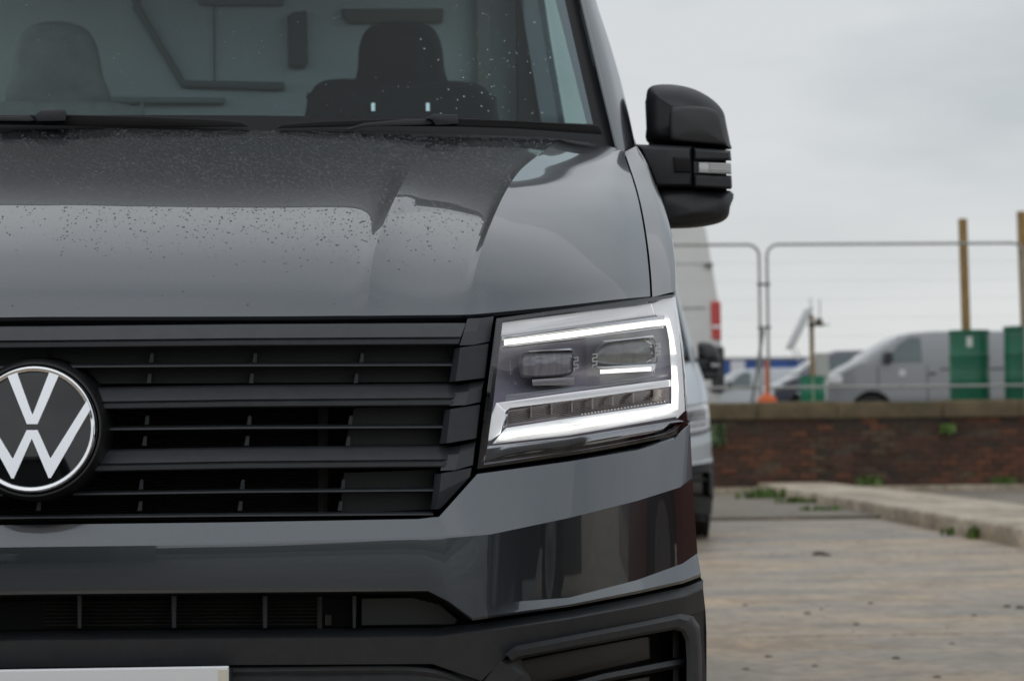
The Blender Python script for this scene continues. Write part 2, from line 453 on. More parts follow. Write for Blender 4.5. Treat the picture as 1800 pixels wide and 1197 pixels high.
# ------------------------------------------------------------------ brick wall
WALLY, WX0, WX1 = 24.66, -12.0, 15.6
wall = tag(empty('brick_wall', (4, WALLY, 0)), 'low weathered red brick wall with stone coping behind the parked vans', 'wall')
core = MB(); core.box(WX0, WX1, WALLY + 0.012, WALLY + 0.34, -0.03, 0.93)
core.build('mortar_core', pm('mortar', (0.075, 0.057, 0.040), 0.9, var=(1.6, 0.45), bump=(60, 0.6, 0.004)), wall, smooth=False)
BRK = []
for i, (c, c2) in enumerate([((0.112, 0.052, 0.033), (0.065, 0.034, 0.024)), ((0.080, 0.040, 0.027), (0.050, 0.030, 0.022)), ((0.18, 0.070, 0.038), (0.09, 0.042, 0.027)),
                             ((0.055, 0.039, 0.030), (0.036, 0.028, 0.022)), ((0.125, 0.085, 0.052), (0.07, 0.05, 0.033))]):
    BRK.append(pm('brick_clay_%s' % 'abcde'[i], c, 0.85, var=(7, 0.3), col2=c2, bump=(90, 0.5, 0.003)))
def brick_mesh(mb, x0, x1, z0, z1, dy):
    b = 0.006; ring = lambda i, y: [(x0 + i, y, z0 + i), (x1 - i, y, z0 + i), (x1 - i, y, z1 - i), (x0 + i, y, z1 - i)]
    mb.rings([ring(0, WALLY + 0.10), ring(0, WALLY + dy + 0.006), ring(b, WALLY + dy)])
def patch(x, z):
    return noise.noise(Vector((x * 0.55, z * 1.1, 4.2))) + 0.6 * noise.noise(Vector((x * 1.7, z * 2.4, 9.1)))
cells = []
NC = 12; CH = 0.0762
for r in range(NC):
    x = WX0 + (0.112 if r % 2 else 0.0)
    z0 = 0.012 + r * CH
    while x < WX1 - 0.05:
        x1 = min(x + 0.215, WX1)
        cells.append((x + 0.004, x1 - 0.004, z0 + 0.005, z0 + CH - 0.006, r)); x += 0.225
def cellmat(c):
    p = patch((c[0] + c[1]) / 2, c[2]) + random.gauss(0, 0.28)
    xm = (c[0] + c[1]) / 2
    if abs(xm - 5.85) < 0.12 or abs(xm - 6.55) < 0.14: p = random.choice([1.2, 1.2, -0.6, 0.0])     # pale toothed quoins
    if c[4] >= 10: p -= 0.35
    if p > 0.9: return 4
    if p > 0.50: return 2
    if p > 0.10: return 0
    if p > -0.36: return 1
    return 3
rest = {i: MB() for i in range(5)}
ctr = 6.6
cells.sort(key=lambda c: (abs((c[0] + c[1]) / 2 - ctr)))
NB = 0
for c in cells:
    k = cellmat(c); dy = random.uniform(-0.006, 0.007) - (0.012 if random.random() < 0.04 else 0) + (0.03 if random.random() < 0.03 else 0)
    near = 3.9 < (c[0] + c[1]) / 2 < 9.0 and NB < 296
    if near:
        mb = MB(); brick_mesh(mb, *c[:4], dy); mb.build('brick', BRK[k], wall, smooth=False); NB += 1
    else:
        brick_mesh(rest[k], *c[:4], dy)
allrest = [rest[k] for k in range(5) if rest[k].v]
ro = allrest[0].build('brickwork', BRK[0], wall, smooth=False, merge=0); ro['kind'] = 'stuff'
for k in range(1, 5):
    if rest[k].v:
        q = rest[k].build('brickwork', BRK[k], wall, smooth=False, merge=0); q['kind'] = 'stuff'
COPE = pm('coping_stone', (0.165, 0.120, 0.068), 0.9, var=(3.2, 0.4), col2=(0.080, 0.068, 0.038), bump=(30, 0.7, 0.01))
x = WX0; i = 0
cw = [1.02, 1.35, 0.98, 1.22, 1.1]
while x < WX1:
    x1 = min(x + cw[i % 5], WX1); i += 1
    mb = MB(); dz = random.uniform(-0.008, 0.008); dyy = random.uniform(-0.012, 0.012)
    y0, y1 = WALLY - 0.035 + dyy, WALLY + 0.38
    ring = lambda ins, z: [(x + 0.006 + ins, y0 + ins, z), (x1 - 0.006 - ins, y0 + ins, z), (x1 - 0.006 - ins, y1 - ins, z), (x + 0.006 + ins, y1 - ins, z)]
    mb.rings([ring(0, 0.932), ring(0, 1.12 + dz), ring(0.02, 1.142 + dz)])
    mb.build('coping_stone', COPE, wall, ang=50); x = x1

# ------------------------------------------------------------------ weeds, moss and litter
LEAF = pm('weed_leaf', (0.10, 0.17, 0.035), 0.6, var=(9, 0.4)); LEAF2 = pm('ivy_leaf', (0.085, 0.13, 0.055), 0.6, var=(9, 0.4))
def weed(loc, h, spread, n, label, mat=LEAF, hang=False):
    mb = MB(); rnd = random.Random(int(loc[0] * 991 + loc[1] * 37))
    for _ in range(n):
        a = rnd.uniform(0, 6.28); r = spread * rnd.random() ** 0.7; bx, by = r * math.cos(a), r * math.sin(a) * 0.5
        hh = h * rnd.uniform(0.35, 1.0); lean = rnd.uniform(0.1, 0.7) * hh; a2 = rnd.uniform(0, 6.28)
        wd = rnd.uniform(0.006, 0.016) * (1.6 if hang else 1)
        px, py = math.cos(a2 + 1.57) * wd, math.sin(a2 + 1.57) * wd
        z0 = -0.0
        if hang: hh = -hh; lean *= 0.5
        mx_, my_ = bx + math.cos(a2) * lean * 0.35, by + math.sin(a2) * lean * 0.35
        ex, ey = bx + math.cos(a2) * lean, by + math.sin(a2) * lean
        mb.add([(loc[0] + bx - px, loc[1] + by - py, loc[2] + z0), (loc[0] + bx + px, loc[1] + by + py, loc[2] + z0),
                (loc[0] + mx_ + px * 1.2, loc[1] + my_ + py * 1.2, loc[2] + hh * 0.6), (loc[0] + mx_ - px * 1.2, loc[1] + my_ - py * 1.2, loc[2] + hh * 0.6),
                (loc[0] + ex, loc[1] + ey, loc[2] + hh)], [(0, 1, 2, 3), (3, 2, 4)])
    e = empty('weed', loc); tag(e, label, 'weed')
    mb.build('leaves', mat, e, smooth=False)
def Gp(px, py, z=0.0):                        # point of the ground under a pixel
    d = M3 @ Vector((px - CXP, -(py - CYP), -FPX)); t = (z - CAM.z) / d.z
    return CAM + d * t
p = Gp(1338, 876, 0.02); weed((p.x, min(p.y, 24.1), 0.02), 0.15, 0.30, 130, 'bright green grass tuft at the foot of the brick wall beside the kerb end')
p = Gp(1400, 884, 0.02); weed((p.x, min(p.y, 22.8), 0.02), 0.08, 0.26, 70, 'low straggle of weeds along the far end of the kerb')
p = Gp(1455, 897, 0.02); weed((p.x - 0.05, min(p.y, 21), 0.02), 0.06, 0.22, 50, 'small moss-like weeds in the kerb gutter half way along')
p = Gp(1668, 940, 0); weed((p.x - 0.02, p.y, 0.0), 0.075, 0.05, 16, 'smaller left weed sprouting under the pale kerb face')
p = Gp(1714, 946, 0); weed((p.x - 0.02, p.y, 0.0), 0.12, 0.05, 20, 'taller right weed sprouting under the pale kerb face')
p = P(1527, 855, 24.5); weed((p.x, 24.5, 0.08), 0.16, 0.17, 70, 'dark green plant at the wall foot behind the raised pavement')
p = P(1765, 855, 24.5); weed((p.x, 24.5, 0.08), 0.13, 0.16, 60, 'green plant at the wall foot near the right edge')
p = P(1260, 745, 24.6); weed((p.x, 24.62, p.z), 0.34, 0.10, 60, 'pale trailing plant hanging on the brick wall beside the parked van', LEAF2, True)
p = P(1667, 745, 24.6); weed((p.x, 24.62, p.z), 0.16, 0.08, 45, 'small plant growing out of the brick wall under the right drum', LEAF, True)
#p = P(1570, 735, 24.6); weed((p.x, 24.6, p.z), 0.12, 0.2, 55, 'mossy weed in the joint under the coping', LEAF, True)
#p = P(1644, 733, 24.6); weed((p.x, 24.6, p.z), 0.10, 0.14, 40, 'weed hanging from the joint under the coping left of the right drum', LEAF, True)
# pebbles and crumbs of dirt
mb = MB(); rnd = random.Random(3)
def crumb(x, y, r, z=0.0):
    n = 5; rr = []
    for (k, h) in ((1.0, 0.0), (0.85, 0.5), (0.4, 0.85)):
        rr.append([(x + r * k * math.cos(6.283 * q / n + r * 900) * rnd.uniform(0.7, 1.2), y + r * k * math.sin(6.283 * q / n + r * 900) * rnd.uniform(0.7, 1.2), z - 0.004 + r * h * 0.6) for q in range(n)])
    mb.rings(rr, False, True)
for _ in range(160):
    x, y = rnd.uniform(0.5, 6.5), rnd.uniform(2.5, 15.5)
    if x > 4.4 + 0.0318 * (y - 9) and y > 8.7: continue
    crumb(x, y, rnd.uniform(0.003, 0.010))
for (px, py, r) in ((1440, 975, 0.05), (1452, 976, 0.035), (1505, 1097, 0.017), (1674, 1131, 0.016), (1712, 1081, 0.016), (1575, 1157, 0.02), (1350, 1154, 0.018), (1432, 1170, 0.016), (1312, 1176, 0.016),
                    (1648, 1190, 0.017), (1770, 1066, 0.022), (1792, 1068, 0.026), (1530, 1060, 0.018), (1420, 1078, 0.02), (1310, 1063, 0.016), (1444, 1070, 0.014)):
    q = Gp(px, py); crumb(q.x, q.y, r)
tag(mb.build('pebbles', pm('dirt_crumbs', (0.085, 0.065, 0.045), 0.9, var=(40, 0.4)), smooth=False, merge=0), 'scattered dark pebbles and dirt crumbs on the wet concrete yard', 'pebbles', kind='stuff')
# moss lines along the joints
mb = MB()
for y, x0, x1, dens in ((10.85, 2.2, 4.6, 150), (5.35, 1.8, 5.0, 90)):
    for _ in range(dens):
        x = rnd.uniform(x0, x1); crumb(x, y + rnd.gauss(0, 0.012), rnd.uniform(0.006, 0.02), -0.006)
tag(mb.build('joint_moss', pm('moss', (0.13, 0.11, 0.045), 0.95, var=(12, 0.4)), smooth=False, merge=0), 'brown moss filling the joints between the concrete bays', 'moss', kind='stuff')

# ================================================================== FOREGROUND VAN
van = tag(empty('panel_van', (0, 1.0, 0)), 'dark grey metallic van close up with lit white headlight and round badge', 'van')

# ---- bonnet
S = [0.0, 0.03, 0.11, 0.232, 0.39, 0.573, 0.744, 1.0]
PY0 = [557, 505, 440, 380, 330, 290, 260, 226]
FR = [(557 - p) / 331.0 for p in PY0]
def cowl_y(X): return 0.85 + 0.11 * (X / 0.9) ** 2
def hood_col(pxs, pf, pc, lift=None, spow=1.0):
    """column of points from the front lip (pf) up to the cowl (pc)"""
    out = []
    f = F(pxs[0], pf, 0.03) if pxs[0] is not None else F(None, pf, 0.03)
    yf = f.y
    for k in range(8):
        py = pf + (pc - pf) * FR[k]
        px = pxs[k] if pxs[k] is not None else 62
        Y = yf
        for _ in range(30):
            q = P(px, py, Y); Y = 0.5 * Y + 0.5 * (yf + S[k] ** spow * (cowl_y(q.x) - yf))
        q = P(px, py, Y)
        if pxs[k] is None: q.x = 0.0
        if lift: q.z += lift * math.sin(math.pi * min(1.0, FR[k]) ** 0.62)
        out.append(q)
    return out
C2X = [645, 650, 661, 682, 704, 724, 738, 752]; C4X = [825, 832, 849, 870, 891, 915, 946, 985]
C6X = [1143, 1141, 1136, 1129, 1121, 1112, 1104, 1095]
mixx = lambda a, b, t: [x + (y - x) * t for x, y in zip(a, b)]
c0 = hood_col([None] * 8, 557, 226)
c1 = hood_col([330] * 8, 556.5, 228)
c1a = hood_col(mixx([450] * 8, C2X, 0.25), 556, 231, -0.001)
c1b = hood_col(mixx([450] * 8, C2X, 0.78), 555, 234, -0.005)
c2 = hood_col(C2X, 555, 236, 0.009)
c3a = hood_col(mixx(C2X, C4X, 0.22), 554.5, 237, -0.005)
c3 = hood_col(mixx(C2X, C4X, 0.55), 554, 239, -0.011)
c3b = hood_col(mixx(C2X, C4X, 0.86), 553.5, 242, -0.005)
c4 = hood_col(C4X, 553, 244, 0.011, 0.96)
c5a = hood_col(mixx(C4X, C6X, 0.15), 549, 247, 0.012, 0.9)
c5 = hood_col(mixx(C4X, C6X, 0.5), 538, 252, 0.010, 0.8)
c5b = hood_col(mixx(C4X, C6X, 0.8), 527, 258, 0.005, 0.72)
c6 = hood_col(C6X, 521, 266, -0.004, 0.68)
hood = MB(); HOODP = []
def hood_patch(cols, mu, fl):
    rows = [[c[k] for c in cols] for k in range(8)]
    g = smooth_rows(rows, mu, 6)
    HOODP.append(g)
    lip = [(p[0], p[1] + 0.030, p[2] - 0.012) for p in g[0]]
    lip0 = [(p[0], p[1] + 0.003, p[2] - 0.005) for p in g[0]]
    hood.grid([lip, lip0] + g)
    if fl: 
        side = [(r[-1][0] - 0.004, r[-1][1] + 0.006, r[-1][2] - 0.03) for r in g]
        hood.grid([[r[-1] for r in g], side])
hood_patch([c0, c1, c1a, c1b, c2], 6, False)
hood_patch([c2, c3a, c3, c3b, c4], 5, False)
hood_patch([c4, c5a, c5, c5b, c6], 6, True)
hood.build('bonnet', PAINT, van, mirror=True, merge=1e-6, ang=7)

# ---- front wings and side panels
wing = MB()
def off(c, dx, dyv, dz=0): return [Vector((p[0] + dx, p[1] + dyv, p[2] + dz)) for p in c]
SIL = [(1187, 516), (1187, 478), (1183, 436), (1176, 400), (1164, 362), (1148, 325), (1133, 290), (1112, 258)]
w0 = off(c6, 0.0035, 0.002, -0.001)
w1, w2, w3 = [], [], []
for k, (px, py) in enumerate(SIL):
    Y = w0[k].y + 0.075 + 0.02 * FR[k]
    p1 = P(px, py, Y); w2.append(p1)
    w1.append((w0[k] + p1) / 2 + Vector((0.012, -0.010, 0.004)))
    w3.append(Vector((p1.x + 0.008, p1.y + 0.22, p1.z - 0.03)))
rows = [[w0[k], w1[k], w2[k], w3[k]] for k in range(8)]
g = smooth_rows(rows, 5, 4)
wing.grid(g)
wing.grid([[r[0] for r in g], [(r[0][0] - 0.004, r[0][1] + 0.012, r[0][2] - 0.03) for r in g]])
wing.grid([[(p[0], p[1] + 0.03, p[2] - 0.008) for p in g[0]], g[0]])
# wing skin back to the door and down round the wheel arch
AX, AZ, AR = 1.02, 0.345, 0.405
arch = [(AX + AR * math.cos(a), AZ + AR * math.sin(a)) for a in [math.pi * k / 14 for k in range(15)]]
top = [(0.66, 0.985), (0.9, 1.10), (1.2, 1.235), (1.42, 1.25)]
poly = [(0.64, 0.66)] + [(y, z) for y, z in reversed(arch)] + [(1.42, 0.345), (1.42, 1.245), (1.26, 1.26), (1.0, 1.19), (0.78, 1.06), (0.60, 0.93)]
wing.add([(0.968 if z < 0.75 else 0.952, y, z) for y, z in poly], [tuple(range(len(poly)))])
wing.add([(0.90, y, z) for y, z in arch] + [(0.968 if z < 0.75 else 0.952, y, z) for y, z in arch], [(k, k + 1, k + 16, k + 15) for k in range(14)])
wo = wing.build('front_wing', PAINT, van, merge=1e-6, ang=28); mirror_tree(wo, van)

# ---- body shell: pillars, roof, sides, rear
body = MB()
PB, PT = P(1084, 257, 0.98), P(1022, 0, 1.21)
ex = (2.15 - PB.z) / (PT.z - PB.z)
pil_in = lambda t: PB + (PT - PB) * t * ex            # inner edge of the painted pillar, t 0..1 up to the roof
OB, OT = P(1117, 258, 1.10), P(1047, 0, 1.32)
exo = (2.15 - OB.z) / (OT.z - OB.z)
def pil_out(t):
    p = OB + (OT - OB) * t * exo
    return p + Vector((0.006 * math.sin(min(1, t * ex) * math.pi), 0, 0)) if t * ex < 1 else p
rows = []
for k in range(13):
    t = -0.10 + k / 12 * 1.10
    a, b = pil_in(t), pil_out(t)
    m_ = (a + b) / 2 + Vector((0.004, -0.009, 0.0))
    c = b + Vector((0.006, 0.05, -0.002)); d = b + Vector((0.004, 0.10, -0.004))
    rows.append([a + Vector((-0.004, 0.03, 0)), a, m_, b, c, d])
g = [cr([tuple(p) for p in r], 4) for r in rows]
body.grid(g)
# roof
top_in, top_out = pil_in(1), pil_out(1)
def scr_top(X): return Vector((X, top_in.y - 0.20 * (1 - (X / top_in.x) ** 2), 2.15 + 0.02 * (1 - (X / top_in.x) ** 2)))
rr = []
XS = [top_in.x * k / 10 for k in range(11)]
front = [scr_top(x) for x in XS]
rr.append([tuple(p + Vector((0, 0.03, -0.02))) for p in front]); rr.append([tuple(p) for p in front])
for (dy, z, wd) in ((0.10, 2.26, 1.0), (0.24, 2.345, 1.02), (0.5, 2.41, 1.04), (1.0, 2.44, 1.07), (4.4, 2.44, 1.07)):
    rr.append([(p.x * wd, p.y + dy if dy < 4 else 5.95, z - 0.05 * (p.x / top_in.x) ** 4) for p in front])
body.grid(rr)
# roof side rails down to the upper sides
def sx(z):
    for (z0, x0), (z1, x1) in (((0, .975), (1.2, .975)), ((1.2, .975), (1.32, .945)), ((1.32, .945), (1.65, .884)), ((1.65, .884), (2.3, .80))):
        if z <= z1: return x0 + (x1 - x0) * (z - z0) / (z1 - z0)
    return .80
edge = [r[-1] for r in rr[2:]]
out = [top_out + Vector((0.01, 0.08, 0.0))] + [Vector((sx(2.2), y, 2.2)) for y in (2.0, 2.3, 2.7, 5.95)]
body.grid([edge, [tuple((Vector(a) + Vector(b)) / 2 + Vector((0.02, 0, 0.03))) for a, b in zip(edge, out)], [tuple(p) for p in out]])
# cargo side behind the door
ys = [2.62, 3.4, 4.2, 4.9, 5.95]
zs = [0.42, 0.6, 0.9, 1.25, 1.4, 1.7, 2.0, 2.2]
body.grid([[(sx(z), y, z) for z in zs] for y in ys])
rear = [(x, 5.95, z) for z in zs for x in (-sx(z), sx(z))]
body.add(rear, [(2 * k, 2 * k + 1, 2 * k + 3, 2 * k + 2) for k in range(len(zs) - 1)])
body.add([(-1.0, 5.952, 2.2), (1.0, 5.952, 2.2), (0.8, 5.951, 2.44), (-0.8, 5.951, 2.44)], [(0, 1, 2, 3)])
body.build('body', PAINT, van, mirror=True, ang=35)
# front doors with window opening
for sgn in (1,):
    door = MB()
    outl = [(1.425, 0.42), (2.61, 0.42), (2.61, 2.12), (1.95, 2.12), (1.80, 2.06), (1.425, 1.30)]
    win = [(1.48, 1.29), (2.585, 1.29), (2.585, 2.02), (2.0, 2.02), (1.86, 1.94), (1.48, 1.40)]
    v = [(sx(z), y, z) for y, z in outl] + [(sx(z), y, z) for y, z in win]
    door.add(v, [(0, 1, 7, 6), (1, 2, 8, 7), (2, 3, 9, 8), (3, 4, 10, 9), (4, 5, 11, 10), (5, 0, 6, 11)])
    v2 = [(sx(z) - 0.05, y, z) for y, z in win]
    door.add([(sx(z), y, z) for y, z in win] + v2, [(k, (k + 1) % 6, 6 + (k + 1) % 6, 6 + k) for k in range(6)])
    do = door.build('door', PAINT, van, ang=20)
    gl = MB(); gl.add([(sx(z) - 0.018, y, z) for y, z in win], [tuple(range(6))]); gl.build('side_window', SIDEG, do)
    tr = MB()
    tr.tube([(sx(z) + 0.002, y, z) for y, z in win + win[:1]], 0.013, 6); tr.build('window_seal', DARK, do)
    hd = MB(); hd.box(0.985, 1.02, 2.36, 2.54, 1.08, 1.13); hd.build('door_handle', PLASTIC, do)
mirror_tree(do, van)
# dark sail trim between pillar and mirror, seen past the wing
sail = MB()
q = [P(1093, 165, 1.26), P(1104, 215, 1.24), P(1121, 262, 1.22), P(1168, 402, 1.10), P(1158, 372, 1.16), P(1118, 262, 1.28), P(1100, 200, 1.34)]
sail.rings([[tuple(p + Vector((-0.012, 0.05, 0))) for p in q], [tuple(p) for p in q]])
so = sail.build('window_trim', DARK, van); mirror_tree(so, van)

# ---- windscreen, its black border and the cowl
def scr(X, t):
    """windscreen surface: X across, t 0 (cowl) .. 1 (roof)"""
    e = pil_in(t) + Vector((-0.004, 0.022, 0)); u = X / e.x
    yc = (cowl_y(0) + 0.02) + (scr_top(0).y + 0.004 - cowl_y(0) - 0.02) * t
    zc = (1.30) + (2.168 - 1.30) * t
    return Vector((X, yc + (e.y - yc) * u * u, zc + (e.z - zc) * u * u))
def edge_x(t, fr): return (pil_in(t).x - 0.006) * fr
scrm = MB(); fr = MB()
TS = [0.0] + [k / 14 for k in range(1, 15)]
# frit width: the clear glass ends about 3 cm inside the pillar and 3.5 cm above the cowl
CL = 0.97
for (mbx, xa, xb_, ta, tb) in ((scrm, 0.0, CL, 0.055, 0.96), (fr, CL, 1.0, 0.0, 1.0), (fr, 0.0, CL, 0.0, 0.055), (fr, 0.0, CL, 0.96, 1.0)):
    rows = []
    for k in range(17):
        t = ta + (tb - ta) * k / 16
        rows.append([scr(edge_x(t, xa + (xb_ - xa) * j / 16), t) for j in range(17)])
    mbx.grid(rows)
so = scrm.build('windscreen', SCREENG, van, mirror=True, ang=60)
fr.build('windscreen_border', FRIT, so, mirror=True, ang=60)
cow = MB()
rows = []
for (dyv, dz) in ((0.0, -0.03), (0.004, 0.002), (0.03, -0.002), (0.10, 0.012)):
    rows.append([(x, cowl_y(x) + dyv, 0) for x in [0.92 * k / 14 for k in range(15)]])
hz_ = [r for r in HOODP]
def hood_top_z(X):
    best = None
    for g in HOODP:
        for p in g[-1]:
            if best is None or abs(p[0] - X) < abs(best[0] - X): best = p
    return best[2]
for r, (dyv, dz) in zip(rows, ((0.0, -0.05), (0.006, -0.012), (0.03, -0.010), (0.14, 0.02))):
    for k in range(15):
        x, y, _ = r[k]; r[k] = (x, y, hood_top_z(x) + dz)
cow.grid(rows)
cow.build('cowl_panel', DARK, van, mirror=True)

# ---- wipers
def wiper(shape, block, arm, Yd):
    mb = MB()
    fn = lambda px, py, dyv: P(px, py, cowl_y(P(px, py, 0.95).x) + dyv)
    plate(mb, shape, Yd, 0.018, 2.0, fn, 2)
    o = mb.build('wiper', DARK2, van, ang=40)
    b = MB(); plate(b, block, Yd - 0.022, 0.03, 2.0, fn, 2); b.build('wiper_clip', PLASTIC, o, ang=40)
    a = MB(); plate(a, arm, Yd - 0.012, 0.014, 1.5, fn, 2); a.build('wiper_arm', PLASTIC, o, ang=40)
    return o
DARK2 = pm('wiper_black', (0.011, 0.010, 0.011), 0.5, spec=0.22)
wiper([(-60, 204), (0, 203), (118, 202), (250, 205), (380, 211), (425, 215), (438, 223), (330, 224), (200, 223), (-60, 219)],
      [(60, 203), (72, 194), (114, 193), (117, 199), (115, 213), (66, 214)], [(-40, 205), (8, 205), (50, 203), (62, 212), (50, 214), (-40, 212)], 0.012)
wiper([(484, 226), (496, 219), (560, 214), (700, 209), (800, 208), (900, 212), (1020, 219), (1052, 221), (1058, 231), (1058, 237), (1030, 235), (900, 226), (800, 223), (640, 222), (560, 224)],
      [(750, 208), (764, 201), (803, 202), (806, 218), (766, 221), (760, 212)], [(604, 228), (640, 217), (712, 210), (760, 210), (764, 219), (716, 221), (645, 223), (612, 230)], 0.012)

# ---- cab interior
ins = MB(); ins.box(-0.86, 0.86, 2.70, 2.74, 0.5, 2.36)
bo = ins.build('bulkhead', BULK, van, smooth=False)
def bpl(poly, t, mat, name, Yb=2.70, bev=4):
    mb = MB(); pillow(mb, poly, Yb - t, Yb - 0.001, bev, P, 3, 1, smooth=False); return mb.build(name, mat, bo, ang=40)
bpl([(505, 30), (515, 22), (540, 20), (541, 112), (536, 119), (507, 118)], 0.03, pm('latch_box_grey', (0.10, 0.105, 0.11), 0.6), 'latch_box')
# pressed frame of the pale load-bay door
mb = MB()
path = [(238, -40), (240, 12), (322, 148), (500, 152)]
pts = [P(x, y, 2.685) for x, y in path]
mb.tube(pts, 0.011, 8); mb.build('door_seal', BULKD, bo)
bpl([(345, -60), (498, -60), (498, 10), (352, 10), (345, 0)], 0.02, BULKD, 'window_blind')
mb = MB(); mb.tube([P(376, -60, 2.695), P(377, 150, 2.695)], 0.003, 6); mb.build('panel_joint', BULKD, bo)
bpl([(168, 170), (395, 172), (395, 182), (168, 182)], 0.03, pm('shelf_edge', (0.30, 0.33, 0.33), 0.5), 'shelf')
bpl([(600, 16), (780, 16), (778, 40), (612, 42), (602, 30)], 0.02, pm('grab_rail', (0.14, 0.15, 0.12), 0.6), 'grab_rail')
def seat(poly_head, poly_back, Y, SEAT):
    mb = MB(); pillow(mb, poly_back, Y, Y + 0.18, 22, P, 5, 4, dome=0.02); o = mb.build('seat', SEAT, van, ang=60)
    mb = MB(); pillow(mb, poly_head, Y + 0.02, Y + 0.14, 24, P, 5, 5, dome=0.02); o2 = mb.build('headrest', SEAT, o, ang=60)
    return o
so = seat([(630, 185), (629, 120), (634, 72), (655, 45), (705, 37), (752, 44), (773, 70), (781, 120), (782, 185)],
     [(538, 196), (545, 165), (565, 144), (610, 139), (705, 142), (800, 143), (845, 150), (866, 172), (874, 196), (900, 520), (520, 520)], 2.25, SEAT)
for x in (656, 752):
    mb = MB(); mb.tube([P(x, 196, 2.225), P(x, 182, 2.225)], 0.006, 8); mb.build('headrest_post', CHROME, so)
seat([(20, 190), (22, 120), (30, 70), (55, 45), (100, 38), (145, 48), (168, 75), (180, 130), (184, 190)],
     [(-60, 205), (-50, 190), (-20, 180), (60, 178), (130, 178), (200, 180), (240, 190), (255, 205), (270, 520), (-70, 520)], 2.25, pm('seat_fabric_veiled', (0.27, 0.27, 0.26), 0.7, var=(25, 0.12)))  # paler than the driver's seat: sky reflection on the screen painted into the fabric
mb = MB()
rows = []
for (yy, zz) in ((0.93, 1.255), (1.10, 1.30), (1.30, 1.325), (1.45, 1.31), (1.50, 1.22), (1.50, 0.9)):
    rows.append([(0.9 * k / 10, yy + 0.18 * (k / 10) ** 2, zz - 0.01 * (k / 10)) for k in range(11)])
mb.grid(rows); mb.build('dashboard', DASH, van, mirror=True)
mb = MB(); mb.tube([(-0.55 + 0, 1.6, 1.2), (-0.5, 1.6, 1.2)], 0.01)
ring = [(0.47 + 0.19 * math.cos(a), 1.62 + 0.07 * math.sin(a), 1.14 + 0.165 * math.sin(a)) for a in [6.2832 * k / 28 for k in range(29)]]
mb = MB(); mb.tube(ring, 0.014, 8, False); mb.build('steering_wheel', DASH, van)
# door pillar trim and pale belt column seen at the right of the screen
for sgn in (1, -1):
    mb = MB(); mb.box(min(0.80 * sgn, 0.86 * sgn), max(0.80 * sgn, 0.86 * sgn), 2.60, 2.69, 0.6, 2.2); o = mb.build('door_pillar', DASH, van, smooth=False)
mb = MB(); mb.box(0.70, 0.735, 2.655, 2.69, 0.9, 2.3); mb.build('belt_column', TRIMC, van, smooth=False)
mb = MB(); mb.box(-0.86, 0.86, 1.2, 2.7, 0.55, 0.60); mb.build('cab_floor', DASH, van, smooth=False)
mb = MB(); mb.box(-0.80, 0.80, 1.72, 2.7, 2.33, 2.35); mb.build('cab_lining', DASH, van, smooth=False)

# ---- dark structure behind the nose so gaps read black
mb = MB()
loft(mb, [[(None, 575, 0.16), (500, 573, 0.16), (840, 570, 0.15), (1100, 545, 0.16), (1160, 540, 0.17)], [(None, 920, 0.16), (500, 916, 0.16), (840, 900, 0.15), (1100, 860, 0.16), (1160, 850, 0.17)],
          [(None, 1240, 0.16), (500, 1240, 0.16), (840, 1240, 0.15), (1100, 1240, 0.16), (1180, 1240, 0.17)], [(None, 1500, 0.16), (500, 1500, 0.16), (840, 1500, 0.15), (1100, 1500, 0.16), (1180, 1500, 0.17)]])
for y0_, y1_ in ((850, 1010), (1000, 1340)): loft(mb, [[(1080, y0_, 0.07), (1180, y0_, 0.05), (1206 if y0_ < 900 else 1222, y0_, 0.035)], [(1080, y1_, 0.07), (1180, y1_, 0.05), (1222 if y0_ < 900 else 1230, y1_, 0.035)]])
q0 = [F(1200, y_, 0.03) for y_ in (1000, 1100, 1200, 1340)]; q1 = [F(1231, y_, 0.0) for y_ in (1000, 1100, 1200, 1340)]
mb.grid([q0, q1, [Vector((CAM.x + (p.x - CAM.x) * 3.62 / (p.y + 3.0) - 0.012, 0.62, p.z)) for p in q1]])
rows = [[tuple(p) for p in c6], [(p[0] - 0.06, p[1] + 0.1, p[2] - 0.12) for p in c6]]
mb.build('front_structure', DARK, van, mirror=True)
mb = MB(); mb.box(-0.80, 0.80, 0.5, 5.8, 0.28, 0.45); mb.box(-0.84, 0.84, 0.45, 1.1, 0.5, 0.88); mb.build('underbody', DARK, van, smooth=False)

